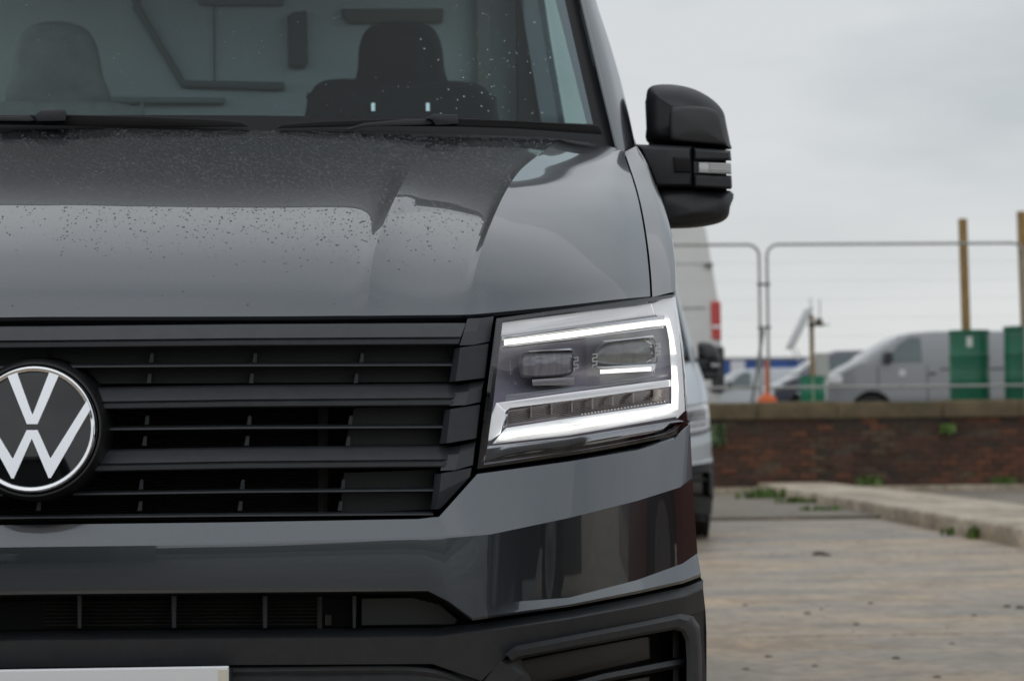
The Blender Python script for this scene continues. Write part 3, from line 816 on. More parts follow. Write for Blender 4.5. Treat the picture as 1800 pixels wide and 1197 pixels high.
# ---- grille
gr = MB()
loft(gr, [[(None, 565, 0.035), (400, 564, 0.035), (820, 560, 0.03), (866, 556, 0.03)], [(None, 573, 0.05), (400, 572, 0.05), (815, 568, 0.045), (866, 565, 0.04)]])
grille = gr.build('grille', GRILLE, van, mirror=True)
def slat(profile, lx=None, rx=800, ly=None, ry=None, bend=-8):
    """profile rows: (py offset at the left, dy); right end rx, drops by bend px"""
    mb = MB(); cv = []
    for (py, dy, xr, pyr) in profile:
        x0 = None if lx is None else lx
        cv.append([(x0, py, dy), (420, py + (pyr - py) * 0.52 - 0.6, dy), (xr, pyr, dy)])
    loft(mb, cv, 8)
    # end cap
    return mb
def thick(y0, x0, xr, yr0):
    """broad bar: slanted face, groove, lower lip"""
    d = yr0 - y0
    prof = [(y0, 0.06, xr, yr0), (y0 + 2, 0.022, xr, yr0 + 2), (y0 + 5, 0.017, xr, yr0 + 5), (y0 + 26, 0.002, xr - 8, yr0 + 26), (y0 + 26.5, 0.010, xr - 8, yr0 + 26.5), (y0 + 30, 0.010, xr - 9, yr0 + 30),
            (y0 + 30.5, 0.000, xr - 9, yr0 + 30.5), (y0 + 38, 0.000, xr - 12, yr0 + 38), (y0 + 40, 0.003, xr - 12, yr0 + 40), (y0 + 41, 0.06, xr - 12, yr0 + 41)]
    mb = slat(prof, x0)
    mb.build('slat', GRILLE, grille, mirror=True, ang=20)
thick(572, None, 818, 566); thick(680, 150, 806, 673); thick(789, 155, 793, 781)
for (y0, x0, xr, yr) in ((640, 118, 795, 637), (750, 172, 778, 746), (864, 128, 762, 857), (905, None, 762, 899)):
    prof = [(y0 - 1, 0.07, xr, yr - 1), (y0, 0.018, xr, yr), (y0 + 3.2, 0.0125, xr, yr + 3.2), (y0 + 6, 0.012, xr, yr + 6), (y0 + 7.5, 0.018, xr, yr + 7.5), (y0 + 8, 0.07, xr, yr + 8)]
    slat(prof, x0).build('slat', GRILLE, grille, mirror=True, ang=40)
for (yt, yb, xs) in ((612, 638, (266, 448, 636)), (648, 674, (262, 442, 626)), (722, 747, (258, 438, 616)), (758, 784, (254, 434, 612)), (834, 861, (248, 426, 603)), (872, 898, (246, 422, 598)), (872, 898, (68,))):
    for x in xs:
        mb = MB(); sh = 9
        plate(mb, [(x - 2, yt + 8), (x + 5, yt + 8), (x + 4, yb), (x - 5, yb)], 0.032, 0.06, 1.0)
        mb.build('fin', GRILLE, grille, ang=30)
# blanking plates and radiator behind the openings
mb = MB()
for (y0, y1, x0) in ((606, 676, 66), ):
    plate(mb, [(x0, y0), (800, y0 - 4), (792, y1 - 4), (x0, y1)], 0.075, 0.02, 1, dens=6)
plate(mb, [(622, 716), (790, 712), (772, 784), (604, 788)], 0.07, 0.02, 1, dens=4)
plate(mb, [(604, 830), (772, 824), (756, 896), (596, 902)], 0.07, 0.02, 1, dens=4)
mb.build('blanking_panel', pm('blank_plastic', (0.010, 0.010, 0.011), 0.45), grille, mirror=True)
mb = MB()
for k in range(44):
    py = 716 + k * 4.6
    pts = [F(None, py, 0.105)] + [F(x, py - 1 - x * 0.002, 0.105) for x in (200, 400, 565)]
    mb.tube(pts, 0.0007, 4)
mb.tube([F(568, 715, 0.10), F(568, 905, 0.10)], 0.008, 6)
mb.build('radiator', pm('radiator_fins', (0.085, 0.08, 0.07), 0.5, 0.4), grille, mirror=True, merge=0)
# faceted end pieces beside the lamp
def endp(polyA, polyB, dyA, dyB):
    mb = MB()
    plate(mb, polyA, dyA, 0.05, 1.2); 
    if polyB: plate(mb, polyB, dyB, 0.05, 1.2)
    return mb.build('grille_end', GRILLE, grille, ang=20)
ENDS = []
def facet(quads, dys):
    """connected facets of an end piece: strips of (px,py,dy)"""
    mb = MB()
    rows = [[F(*p) for p in r] for r in quads]
    mb.grid(rows)
    back = [[p + Vector((0, 0.05, 0)) for p in r] for r in (rows[0], rows[-1])]
    mb.grid([back[0], rows[0]]); mb.grid([rows[-1], back[1]])
    mb.grid([[r[0] for r in rows], [r[0] + Vector((0, 0.05, 0)) for r in rows]]); mb.grid([[r[-1] for r in rows], [r[-1] + Vector((0, 0.05, 0)) for r in rows]])
    o = mb.build('grille_end', GRILLE, grille, ang=12); ENDS.append(o)
facet([[(822, 560, 0.022), (845, 559, 0.020), (868, 556, 0.020)], [(815, 584, 0.008), (838, 582, 0.010), (864, 578, 0.014)], [(808, 607, 0.002), (832, 606, 0.004), (861, 600, 0.010)]], 0)
facet([[(799, 612, 0.012), (809, 611, -0.002), (859, 604, 0.006)], [(790, 671, 0.008), (801, 670, -0.006), (852, 664, 0.002)]], 0)
facet([[(800, 678, 0.018), (826, 673, 0.012), (851, 669, 0.012)], [(796, 691, 0.008), (824, 688, 0.004), (848, 681, 0.006)], [(790, 713, 0.000), (818, 712, -0.002), (845, 706, 0.004)]], 0)
facet([[(782, 720, 0.012), (792, 719, -0.002), (844, 711, 0.006)], [(773, 780, 0.008), (785, 779, -0.006), (837, 770, 0.002)]], 0)
facet([[(783, 787, 0.018), (810, 783, 0.012), (836, 776, 0.012)], [(781, 800, 0.008), (807, 798, 0.004), (834, 790, 0.006)], [(774, 827, 0.000), (800, 826, -0.002), (831, 817, 0.004)]], 0)
facet([[(764, 833, 0.012), (776, 832, -0.002), (829, 822, 0.004)], [(761, 866, 0.010), (772, 865, -0.004), (826, 838, 0.003)], [(757, 895, 0.008), (768, 895, -0.004), (775, 893, 0.002)]], 0)
for o in list(ENDS): mirror_tree(o, grille)

# ---- badge
BC = F(None, 754, -0.030); bs = 1 / 1292.0
TILT = 0.13
bp_ = lambda x, y, d: Vector(((x - 62) * bs, BC.y + d - (y - 754) * bs * TILT, BC.z - (y - 754) * bs))
mb = MB()
def discring(prof, n=64):
    return [[(BC.x + r * bs * math.cos(6.28318 * k / n), BC.y + d + r * bs * math.sin(6.28318 * k / n) * TILT, BC.z + r * bs * math.sin(6.28318 * k / n)) for k in range(n)] for r, d in prof]
mb.rings(discring([(128, 0.075), (124, 0.03), (120, 0.012), (116, 0.007), (112.5, 0.007), (112, 0.02)]), True, False)
badge = mb.build('badge', pm('badge_surround', (0.012, 0.012, 0.013), 0.35), van, ang=40)
mb = MB()
mb.rings(discring([(110.5, 0.012), (110, 0.002), (108, -0.0035), (105, -0.0055), (101, -0.0045), (99, -0.0025), (98.5, 0.0)]), False, False)
mb.build('badge_ring', CHROME, badge, ang=50)
mb = MB(); mb.rings(discring([(99.5, 0.004), (99.3, -0.0005), (70, -0.0022), (40, -0.0032), (10, -0.0036), (0.5, -0.0036)]), False, True); mb.build('badge_disc', GLOSSB, badge, ang=60)
LT = [[(18, 663), (33, 656), (61.5, 729), (90.5, 656), (106, 663), (70.5, 746), (51.5, 746)],
      [(-33, 703), (25, 804), (52, 755), (70.5, 755), (97, 804), (155, 703), (161, 720), (97, 838), (86, 838), (61.5, 786 - 14), (36, 838), (26, 838), (-39, 720)]]
LT[0] = [(16.5, 662), (34, 656), (61, 729), (88, 656), (105.5, 662), (70.5, 746), (51.5, 746)]
LT[1] = [(-32, 704), (29, 804), (51.5, 755), (70.5, 755), (93, 804), (154, 704), (161, 721), (94.5, 838), (90, 838), (61, 772), (32, 838), (27.5, 838), (-39, 721)]
for poly in LT:
    mb = MB(); cc = []
    dome_ = lambda x, y: -0.0034
    ins_ = inset(poly, 0.8)
    mb.rings([[bp_(x + 1, y, 0.004) for x, y in poly], [bp_(x + 1, y, dome_(x, y) - 0.0012) for x, y in poly], [bp_(x + 1, y, dome_(x, y) - 0.002) for x, y in ins_]], False, True)
    mb.build('badge_letter', SILVER, badge, smooth=False)

# ---- headlight
LX = lambda u, v: None
TLc, TRc, BRc, BLc = (873, 560), (1187, 519), (1208, 757), (840, 823)
def lens_rows(dy, inset_px=0):
    topc = [(874 + inset_px, 561 + inset_px), (960, 549 + inset_px), (1050, 537 + inset_px), (1130, 526 + inset_px), (1165, 521 + inset_px), (1187 - inset_px, 518 + inset_px)]
    botc = [(840 + inset_px, 823 - inset_px), (940, 808 - inset_px), (1040, 793 - inset_px), (1130, 776 - inset_px), (1180, 764 - inset_px), (1209 - inset_px, 745 - inset_px)]
    rows = []
    for k in range(9):
        t = k / 8
        bow = [0, 0, 0, 1, 3, 5][::1]
        r = [F(a[0] + (b[0] - a[0]) * t + math.sin(t * math.pi) * bw, a[1] + (b[1] - a[1]) * t, dy - 0.010 * math.sin(t * math.pi)) for a, b, bw in zip(topc, botc, bow)]
        q = cr([tuple(p) for p in r], 5); e_ = Vector(q[-1])
        for dd_ in (0.03, 0.07): q.append((e_.x + (e_.x - CAM.x) * dd_ / (e_.y + 3.0) - 0.0012 - dd_ * 0.03, e_.y + dd_, e_.z))
        rows.append(q)
    return rows
hb = MB()
back = lens_rows(0.085, 6); front_ = lens_rows(0.012, 0)
hb.grid(back)
def rim(rows): return [rows[0][j] for j in range(len(rows[0]))] + [r[-1] for r in rows[1:]] + list(reversed(rows[-1]))[1:] + [r[0] for r in reversed(rows[1:-1])]
hb.grid([rim(back), rim(front_)], True)
hl = hb.build('headlight', LAMPIN, van, ang=30)
hl['label'] = 'lit white headlight'
ls = MB(); lr = lens_rows(-0.002, 0)
ls.grid(lr); ls.build('lens', LENSG, hl, ang=60)
# black border around the lens
mb = MB()
ro_, ri = rim(lens_rows(0.001, -1.5)), rim(lens_rows(-0.0015, 5))
ro2 = rim(lens_rows(0.05, -1.5))
mb.grid([ro2, ro_, ri], True); mb.build('lamp_border', GLOSSB, hl)
# dark border on the inner and top edge under the lens
mb = MB()
plate(mb, [(842, 818), (856, 700), (866, 610), (872, 566), (884, 562), (878, 612), (868, 700), (856, 792)], 0.006, 0.01, 0.8)
plate(mb, [(874, 562), (1000, 545), (1136, 527), (1138, 534), (1000, 552), (878, 568)], 0.006, 0.02, 0.8)
mb.build('lamp_shroud', LAMPDK, hl)
def lamp_piece(name, polys, dy, t, mat, bev=1.5, steps=2, dens=4, parent=None):
    mb = MB()
    for p in polys: plate(mb, p, dy, t, bev, F, steps, dens)
    return mb.build(name, mat, parent or hl, ang=35)
# white trim: upper band, right column, lower loop
lamp_piece('lamp_trim', [[(880, 566), (1000, 552), (1118, 538), (1145, 533), (1152, 554), (1000, 575), (875, 592)]], 0.018, 0.03, WHITE_TRIM, 5, 3)
lamp_piece('lamp_trim', [[(1146, 534), (1168, 525), (1187, 522), (1195, 600), (1203, 700), (1204, 722), (1190, 736), (1180, 716), (1180, 660), (1176, 600), (1170, 566), (1153, 554)]], 0.016, 0.03, WHITE_TRIM, 4, 3, 3)
lamp_piece('lamp_trim', [[(872, 708), (1000, 690), (1178, 667), (1179, 679), (1000, 704), (896, 717), (889, 723)]], 0.014, 0.03, WHITE_TRIM, 3, 3)
lamp_piece('lamp_trim', [[(872, 708), (889, 723), (880, 762), (862, 774), (853, 776), (860, 740)]], 0.014, 0.03, WHITE_TRIM, 3, 3, 3)
lamp_piece('lamp_trim', [[(890, 752), (1000, 735), (1176, 709), (1190, 712), (1192, 732), (1000, 765), (866, 780), (878, 765)]], 0.016, 0.03, WHITE_TRIM, 3, 3)
lamp_piece('lamp_trim', [[(890, 694), (1010, 680), (1174, 657), (1174, 661), (1010, 686), (888, 704)]], 0.030, 0.02, pm('lamp_trim_grey', (0.34, 0.34, 0.37), 0.3, 0.4), 1)
# light guides
lamp_piece('light_bar', [[(886, 598), (1000, 583), (1140, 565), (1177, 561), (1184, 590), (1189, 622), (1181, 623), (1176, 596), (1171, 572), (1140, 575), (1000, 594), (886, 607)]], 0.008, 0.008, LED, 1.2)
lamp_piece('light_bar', [[(1181, 644), (1190, 644), (1193, 680), (1192, 719), (1174, 726), (1000, 756), (876, 771), (884, 762), (1000, 746), (1170, 716), (1182, 711), (1183, 680)]], 0.008, 0.008, LED, 1.2)
lamp_piece('light_bar', [[(1055, 650), (1145, 645), (1145, 652), (1055, 657)]], 0.024, 0.01, LED, 0.8, dens=2)
# bright gap segment and reflector strip under the upper guide
lamp_piece('reflector', [[(882, 592), (1000, 576), (1168, 555), (1168, 562), (1000, 581), (882, 598)]], 0.014, 0.02, ALU, 1)
lamp_piece('reflector', [[(882, 609), (1000, 596), (1140, 578), (1166, 574), (1166, 577), (1140, 581), (1000, 600), (882, 613)]], 0.014, 0.02, ALU, 0.6)
# projector modules
mb = MB()
pillow(mb, [(912, 645), (913, 630), (922, 619), (950, 617), (1000, 616), (1008, 622), (1011, 640), (1006, 656), (990, 661), (950, 664), (922, 664), (914, 657)], 0.030, 0.07, 10, F, 5, 4, depth=0.014, dome=0.006)
proj = mb.build('projector', pm('projector_glass', (0.34, 0.33, 0.36), 0.06, 0.0, 1.0, var=(1.0, 0.3), col2=(0.16, 0.15, 0.19), stretch=(90, 12, 5)), hl, ang=60)
lamp_piece('reflector', [[(935, 667), (1011, 662), (1009, 677), (936, 678)]], 0.030, 0.03, pm('lamp_trim_soft', (0.40, 0.38, 0.40), 0.25, 0.5), 2, dens=2)
lamp_piece('reflector', [[(930, 617), (1002, 612), (1010, 617), (1000, 616), (930, 619)]], 0.026, 0.02, ALU, 0.4, dens=2)
mb = MB()
pillow(mb, [(1040, 640), (1046, 618), (1060, 604), (1100, 598), (1140, 594), (1152, 600), (1154, 620), (1152, 640), (1100, 645)], 0.034, 0.07, 8, F, 5, 4, depth=0.014, dome=0.004)
mb.build('projector', pm('projector_dark', (0.20, 0.21, 0.18), 0.05, 0, 1.0, var=(1.0, 0.3), col2=(0.09, 0.085, 0.10), stretch=(28, 12, 14)), hl, ang=60)
lamp_piece('reflector', [[(1060, 599), (1110, 594), (1148, 589), (1150, 593), (1110, 597), (1060, 602)]], 0.026, 0.02, ALU, 0.4, dens=2)
lamp_piece('reflector', [[(1048, 645), (1153, 639), (1150, 657), (1146, 658), (1146, 645), (1048, 648)]], 0.030, 0.02, ALU, 0.5, dens=2)
# small cooling combs
for (bx, by, n_, dx) in ((1008, 628, 4, 0), (1152, 604, 4, 0), (1041, 622, 4, 0)):
    mb = MB()
    for k in range(n_):
        y = by + k * 6.3
        plate(mb, [(bx, y), (bx + 9, y - 1), (bx + 9, y + 1), (bx, y + 2)], 0.026, 0.01, 0.3)
        plate(mb, [(bx + (0 if k % 2 else 7), y), (bx + (2 if k % 2 else 9), y), (bx + (2 if k % 2 else 9), y + 6), (bx + (0 if k % 2 else 7), y + 6)], 0.0265, 0.01, 0.3)
    mb.build('comb', pm('comb_white', (0.6, 0.6, 0.6), 0.4), hl)
mb = MB()
for (x, y) in ((896, 633), (896, 640), (896, 647), (897, 654), (905, 672)):
    plate(mb, [(x, y), (x + 1.5, y), (x + 1.5, y + 4), (x, y + 4)], 0.05, 0.01, 0.2)
mb.build('tick_mark', pm('comb_white', (0.6, 0.6, 0.6), 0.4), hl)
# indicator strip with ribs inside the lower loop
lamp_piece('indicator', [[(893, 722), (1000, 705), (1176, 681), (1176, 706), (1000, 733), (893, 748)]], 0.034, 0.03, AMBER, 1.5)
mb = MB()
for k in range(8):
    y0 = 722 + k * 3.1; 
    plate(mb, [(898, y0 + 1), (1000, y0 - 15), (1172, y0 - 39), (1172, y0 - 38), (1000, y0 - 14), (898, y0 + 2)], 0.030, 0.006, 0.2)
for k in range(7):
    x = 932 + k * 36; y = 716 - (x - 893) * 0.146
    plate(mb, [(x, y), (x + 3, y), (x + 3, y + 24), (x, y + 24)], 0.029, 0.006, 0.3)
mb.build('indicator_rib', pm('indicator_rib_pale', (0.36, 0.32, 0.31), 0.25, 0.3), hl)
mb = MB()
for k in range(26):
    x = 1022 + k * 5.8; y = 727 - (x - 1022) * 0.155
    plate(mb, [(x, y), (x + 2.4, y), (x + 2.4, y + 2.4), (x, y + 2.4)], 0.027, 0.004, 0.2)
mb.build('bead', pm('bead_white', (0.8, 0.8, 0.75), 0.3), hl)
lamp_piece('lamp_bezel', [[(886, 728), (893, 727), (891, 748), (884, 752)]], 0.024, 0.03, ALU, 1, dens=1)
# dark glossy sill below the lower loop
lamp_piece('lamp_sill', [[(855, 784), (1000, 769), (1192, 738), (1203, 740), (1190, 758), (1130, 772), (1000, 796), (848, 818)]], 0.022, 0.03, pm('lamp_sill_dark', (0.40, 0.40, 0.42), 0.05, 1.0), 2)
hl_l = mirror_tree(hl, van)

# ---- painted bumper
SBX = [None, 400, 735, 775, 838, 1000, 1120, 1190, 1214]
rowsb = []
def brow(ys, dys, xs=SBX): return [(x, y, d) for x, y, d in zip(xs, ys, dys)]
X0 = [None, 400, 735, 772, 839, 1000, 1120, 1185, 1213]
X1 = [None, 400, 735, 790, 862, 1000, 1120, 1196, 1217]
X2 = [None, 400, 745, 780, 840, 1000, 1120, 1200, 1226]
X3 = [None, 400, 752, 788, 830, 1000, 1120, 1200, 1232]
b00 = brow([924, 920, 914, 910, 846, 824, 804, 782, 762], [0.05] * 9, X0)
b0 = brow([919, 915, 909, 904, 828, 806, 786, 767, 740], [0.024, 0.024, 0.022, 0.018, 0.006, 0.004, 0.004, 0.004, 0.004], X0)
b0b = brow([922, 918, 912, 908, 833, 811, 791, 772, 746], [-0.020, -0.020, -0.019, -0.014, -0.002, -0.004, -0.004, -0.002, 0.0], X0)
b1 = brow([957, 953, 944, 941, 935, 906, 876, 852, 836], [-0.040, -0.040, -0.040, -0.039, -0.036, -0.030, -0.026, -0.022, -0.016], X1)
b1b = brow([961, 957, 948, 945, 939, 910, 880, 856, 840], [-0.041, -0.041, -0.041, -0.040, -0.037, -0.031, -0.027, -0.023, -0.017], X1)
b2 = brow([1006, 1002, 996, 998, 1062, 1050, 1019, 990, 972], [-0.0425, -0.0425, -0.0425, -0.042, -0.039, -0.030, -0.0245, -0.020, -0.0140], X2)
b3 = brow([1044, 1041, 1038, 1056, 1086, 1062, 1038, 1020, 1008], [-0.0405, -0.0405, -0.0405, -0.041, -0.039, -0.037, -0.040, -0.042, -0.035], X3)
b3b = brow([1047, 1044, 1041, 1060, 1090, 1066, 1043, 1025, 1013], [-0.037, -0.037, -0.037, -0.037, -0.036, -0.034, -0.036, -0.038, -0.031], X3)
b4 = brow([1048, 1045, 1042, 1061, 1091, 1067, 1044, 1026, 1014], [0.03] * 9, X3)
bump = MB()
loft(bump, [b00, b0, b0b, b1, b1b, b2, b3, b3b, b4], 8)
# wrap round the corner to the wheel arch
endc = [F(*r[-1]) for r in (b0, b0b, b1, b1b, b2, b3, b3b)]
def behind(p, Y, m): return Vector((CAM.x + (p.x - CAM.x) * (Y + 3.0) / (p.y + 3.0) - m, Y, CAM.z + (p.z - CAM.z) * (Y + 3.0) / (p.y + 3.0)))
mid = [behind(p, p.y + 0.08, 0.0015) for p in endc]
far_ = [Vector((min(0.97, behind(p, 0.64, 0.012).x), 0.64, p.z + 0.01)) for p in endc]
bump.grid([endc, mid, far_])
bump.build('bumper', PAINT, van, mirror=True, ang=9)

# ---- lower bumper in black plastic
XL = [None, 400, 770, 832, 905, 1000, 1120, 1205, 1236]
lb = MB()
l0 = brow([1108, 1105, 1102, 1096, 1086, 1072, 1049, 1031, 1019], [0.04, 0.04, 0.03, -0.010, -0.014, -0.018, -0.022, -0.024, -0.018], XL)
l1 = brow([1124, 1121, 1117, 1109, 1099, 1085, 1063, 1045, 1032], [-0.024, -0.024, -0.024, -0.026, -0.030, -0.034, -0.038, -0.040, -0.032], XL)
l1b = brow([1126, 1123, 1119, 1112, 1102, 1088, 1066, 1048, 1035], [-0.026, -0.026, -0.026, -0.028, -0.032, -0.036, -0.040, -0.042, -0.034], XL)
XL2 = [None, 400, 760, 846, 894, 1000, 1120, 1205, 1240]
l2 = brow([1172, 1168, 1166, 1196, 1149, 1122, 1099, 1083, 1072], [-0.020, -0.020, -0.020, -0.020, -0.024, -0.026, -0.030, -0.034, -0.028], XL2)
l3 = brow([1174, 1170, 1168, 1198, 1151, 1124, 1101, 1085, 1074], [0.02] * 9, XL2)
loft(lb, [l0, l1, l1b, l2, l3], 8)
endc = [F(*r[-1]) for r in (l0, l1, l1b, l2)] + [F(1242, 1197, -0.02), F(1240, 1330, -0.01)]
lb.grid([[F(1240, 1197, -0.02)] * 2 if False else endc, [behind(p, p.y + 0.08, 0.0015) for p in endc], [Vector((min(0.978, behind(p, 0.62, 0.012).x), 0.62, p.z)) for p in endc]])
# outer column right of the fog lamp
loft(lb, [[(1208, 1083, -0.024), (1240, 1072, -0.026)], [(1212, 1110, -0.020), (1242, 1110, -0.022)], [(1222, 1197, -0.02), (1242, 1197, -0.02)], [(1232, 1340, -0.01), (1240, 1330, -0.01)]], 3)
# centre and lower apron
XL4 = [None, 400, 730, 800, 860]
loft(lb, [brow([1176, 1174, 1172, 1182, 1196], [0.0, 0.0, -0.002, -0.004, -0.004], XL4), brow([1192, 1190, 1188, 1200, 1222], [-0.016, -0.016, -0.014, -0.01, -0.01], XL4),
          brow([1330, 1330, 1330, 1330, 1330], [-0.010] * 5, XL4)], 6)
loft(lb, [[(None, 1330, -0.01), (400, 1330, -0.01), (860, 1330, -0.01), (1100, 1325, -0.01), (1232, 1315, -0.01)], [(None, 1480, 0.05), (400, 1480, 0.05), (860, 1475, 0.05), (1100, 1465, 0.05), (1225, 1450, 0.05)]], 6)
loft(lb, [[(860, 1196, -0.004), (915, 1156, -0.02)], [(880, 1330, -0.01), (980, 1330, -0.01)]], 4)
lbo = lb.build('lower_bumper', PLASTIC, van, mirror=True, ang=14)
# seam moulding of the lower intake
mb = MB(); 
pth = [F(None, 1181, -0.006), F(400, 1179, -0.006), F(640, 1176, -0.006), F(735, 1178, -0.006), F(785, 1188, -0.004), F(822, 1206, -0.002), F(850, 1230, 0.0)]
mb.tube([Vector(p) for p in cr([tuple(p) for p in pth], 5)], 0.007, 8); mb.build('intake_rim', PLASTIC, lbo, mirror=True)
# recessed vent above
mb = MB(); loft(mb, [[(None, 1046, 0.0), (400, 1043, 0.0), (757, 1040, 0.0), (800, 1068, 0.0), (829, 1092, 0.0)], [(None, 1056, 0.075), (400, 1053, 0.075), (620, 1051, 0.075), (760, 1060, 0.05), (815, 1092, 0.05)],
                         [(None, 1106, 0.075), (400, 1103, 0.075), (620, 1101, 0.075), (760, 1100, 0.05), (815, 1098, 0.05)]], 6)
vent = mb.build('vent', DARK, van, mirror=True, ang=20)
mb = MB(); plate(mb, [(634, 1050), (758, 1048), (806, 1088), (800, 1098), (634, 1100)], 0.028, 0.03, 2, dens=3); mb.build('vent_plate', pm('vent_plastic', (0.014, 0.014, 0.014), 0.5), vent)
for (x, wd) in ((140, 9), (306, 10), (466, 10), (623, 8)):
    mb = MB(); plate(mb, [(x - wd / 2, 1046), (x + wd / 2, 1046), (x + wd / 2 - 1, 1104), (x - wd / 2 + 1, 1104)], 0.012, 0.05, 1.2); mb.build('vent_bar', PLASTIC, vent)
mb = MB()
for k in range(8):
    py = 1052 + k * 6.6
    mb.tube([F(None, py, 0.06), F(300, py - 1, 0.06), F(560, py - 2, 0.06)], 0.0008, 4)
mb.tube([F(562, 1046, 0.055), F(562, 1104, 0.055)], 0.004, 6); mb.tube([F(577, 1080, 0.05), F(577, 1098, 0.05)], 0.005, 6)
mb.build('vent_core', pm('radiator_fins', (0.085, 0.08, 0.07), 0.5, 0.4), vent, merge=0)

# ---- fog lamp recess
mb = MB()
outer = [(886, 1150), (905, 1135), (1000, 1117), (1120, 1094), (1196, 1078), (1218, 1082), (1230, 1100), (1234, 1150), (1234, 1300)]
inner = [(902, 1163), (912, 1158), (1000, 1141), (1120, 1118), (1186, 1106), (1198, 1110), (1205, 1126), (1207, 1160), (1207, 1300)]
mido = [(893, 1153), (908, 1143), (1000, 1125), (1120, 1102), (1194, 1087), (1211, 1091), (1222, 1106), (1226, 1150), (1226, 1300)]
midi = [(898, 1160), (911, 1153), (1000, 1136), (1120, 1113), (1189, 1100), (1203, 1106), (1212, 1122), (1214, 1156), (1214, 1300)]
def dl(c, d): return [(x, y, d) for x, y in c]
loft(mb, [dl(outer, -0.02), dl(outer, -0.036), dl(mido, -0.046), dl(midi, -0.044), dl(inner, -0.036), dl(inner, 0.03)], 5)
fog = mb.build('fog_lamp_frame', PLASTIC, van, ang=28)
mb = MB(); loft(mb, [[(896, 1150, 0.05), (1000, 1128, 0.05), (1140, 1104, 0.05), (1216, 1095, 0.06)], [(930, 1300, 0.05), (1000, 1300, 0.05), (1140, 1300, 0.05), (1216, 1300, 0.06)]], 5)
mb.build('fog_recess', pm('fog_recess_plastic', (0.010, 0.009, 0.008), 0.35), fog)
mb = MB(); plate(mb, [(914, 1160), (1000, 1143), (1130, 1119), (1142, 1118), (1143, 1158), (1000, 1190), (930, 1204)], 0.010, 0.03, 3, F, 2, 3); mb.build('fog_cover', pm('fog_cover_plastic', (0.026, 0.023, 0.019), 0.42), fog)
mb = MB()
loft(mb, [[(936, 1216, 0.03), (1060, 1182, 0.03), (1204, 1154, 0.03)], [(936, 1218, -0.012), (1060, 1184, -0.012), (1204, 1156, -0.012)], [(936, 1226, -0.016), (1060, 1193, -0.016), (1204, 1165, -0.016)], [(936, 1229, -0.006), (1060, 1197, -0.006), (1204, 1169, -0.006)], [(936, 1231, 0.03), (1060, 1200, 0.03), (1204, 1172, 0.03)]], 4)
mb.build('fog_slat', PLASTIC, fog, ang=25)
mb = MB(); plate(mb, [(932, 1228), (1060, 1203), (1142, 1188), (1143, 1290), (960, 1300)], 0.012, 0.03, 3, F, 2, 3); mb.build('fog_cover', MATS['fog_cover_plastic'], fog)
mb = MB(); plate(mb, [(1183, 1107), (1194, 1108), (1194, 1155), (1183, 1156)], 0.012, 0.03, 1); plate(mb, [(1183, 1172), (1194, 1170), (1194, 1260), (1183, 1260)], 0.012, 0.03, 1)
mb.build('fog_bracket', pm('bracket_grey', (0.07, 0.07, 0.07), 0.4), fog)
mb = MB()
loft(mb, [[(850, 1197, -0.018), (880, 1160, -0.024), (904, 1157, -0.026)], [(880, 1240, -0.020), (915, 1185, -0.030), (928, 1182, -0.022)], [(900, 1320, -0.012), (955, 1320, -0.016), (985, 1320, -0.01)]], 4)
mb.build('fog_surround', PLASTIC, fog, ang=10)
mirror_tree(fog, van)

# ---- number plate (only its top edge is in the photograph; nothing legible)
mb = MB()
zt = F(None, 1176, -0.055).z
rg = lambda i, y: [(-0.26 + i, y, zt - 0.111 + i), (0.26 - i, y, zt - 0.111 + i), (0.26 - i, y, zt - i), (-0.26 + i, y, zt - i)]
mb.rings([rg(0, -0.047), rg(0, -0.053), rg(0.002, -0.055)]); po = mb.build('number_plate', PLATEW, van, smooth=False)
mb = MB(); mb.box(0.2465, 0.259, -0.0562, -0.0548, zt - 0.108, zt - 0.004); mb.build('plate_tape', PLATEE, po, smooth=False)
mb = MB(); mb.box(-0.262, 0.262, -0.046, 0.0, zt - 0.115, zt - 0.006); mb.build('plate_holder', PLASTIC, po, smooth=False)

# ---- wing mirror
mb = MB()
pillow(mb, [(1137, 215), (1136, 170), (1142, 154), (1160, 149), (1190, 150), (1222, 158), (1252, 175), (1271, 196), (1277, 220), (1283, 250), (1284, 263), (1250, 260), (1200, 256), (1140, 252)], 1.20, 1.34, 26, P, 7, 5, depth=0.05, dome=0.012)
mir = mb.build('wing_mirror', PLASTIC, van, ang=60)
mb = MB(); pillow(mb, [(1142, 185), (1146, 165), (1200, 164), (1262, 200), (1276, 262), (1278, 360), (1250, 385), (1180, 392), (1160, 370), (1150, 330), (1140, 262)], 1.235, 1.325, 3, P, 2, 1, smooth=False); mb.build('mirror_core', DARK, mir, ang=30)
mb = MB(); pillow(mb, [(1178, 196), (1190, 188), (1235, 188), (1262, 198), (1270, 225), (1276, 248), (1274, 256), (1230, 252), (1186, 248), (1178, 240)], 1.183, 1.25, 6, P, 4, 4, depth=0.008, dome=0.004)
mb.build('mirror_cap', pm('mirror_cap_plastic', (0.038, 0.039, 0.040), 0.5, bump=(1400, 0.2, 0.0006)), mir, ang=60)
mb = MB()
pillow(mb, [(1118, 254), (1216, 258), (1218, 290), (1218, 329), (1152, 329), (1140, 300)], 1.17, 1.32, 8, P, 5, 1, depth=0.02, smooth=False)
mb.build('mirror_arm', PLASTIC, mir, ang=30)
mb = MB(); pillow(mb, [(1184, 276), (1214, 279), (1214, 303), (1186, 303)], 1.163, 1.19, 3, P, 3, 1, smooth=False); mb.build('arm_recess', DARK2, mir, ang=30)
mb = MB()
pillow(mb, [(1219, 260), (1284, 265), (1286, 283), (1219, 283)], 1.165, 1.32, 5, P, 4, 1, depth=0.02, smooth=False)
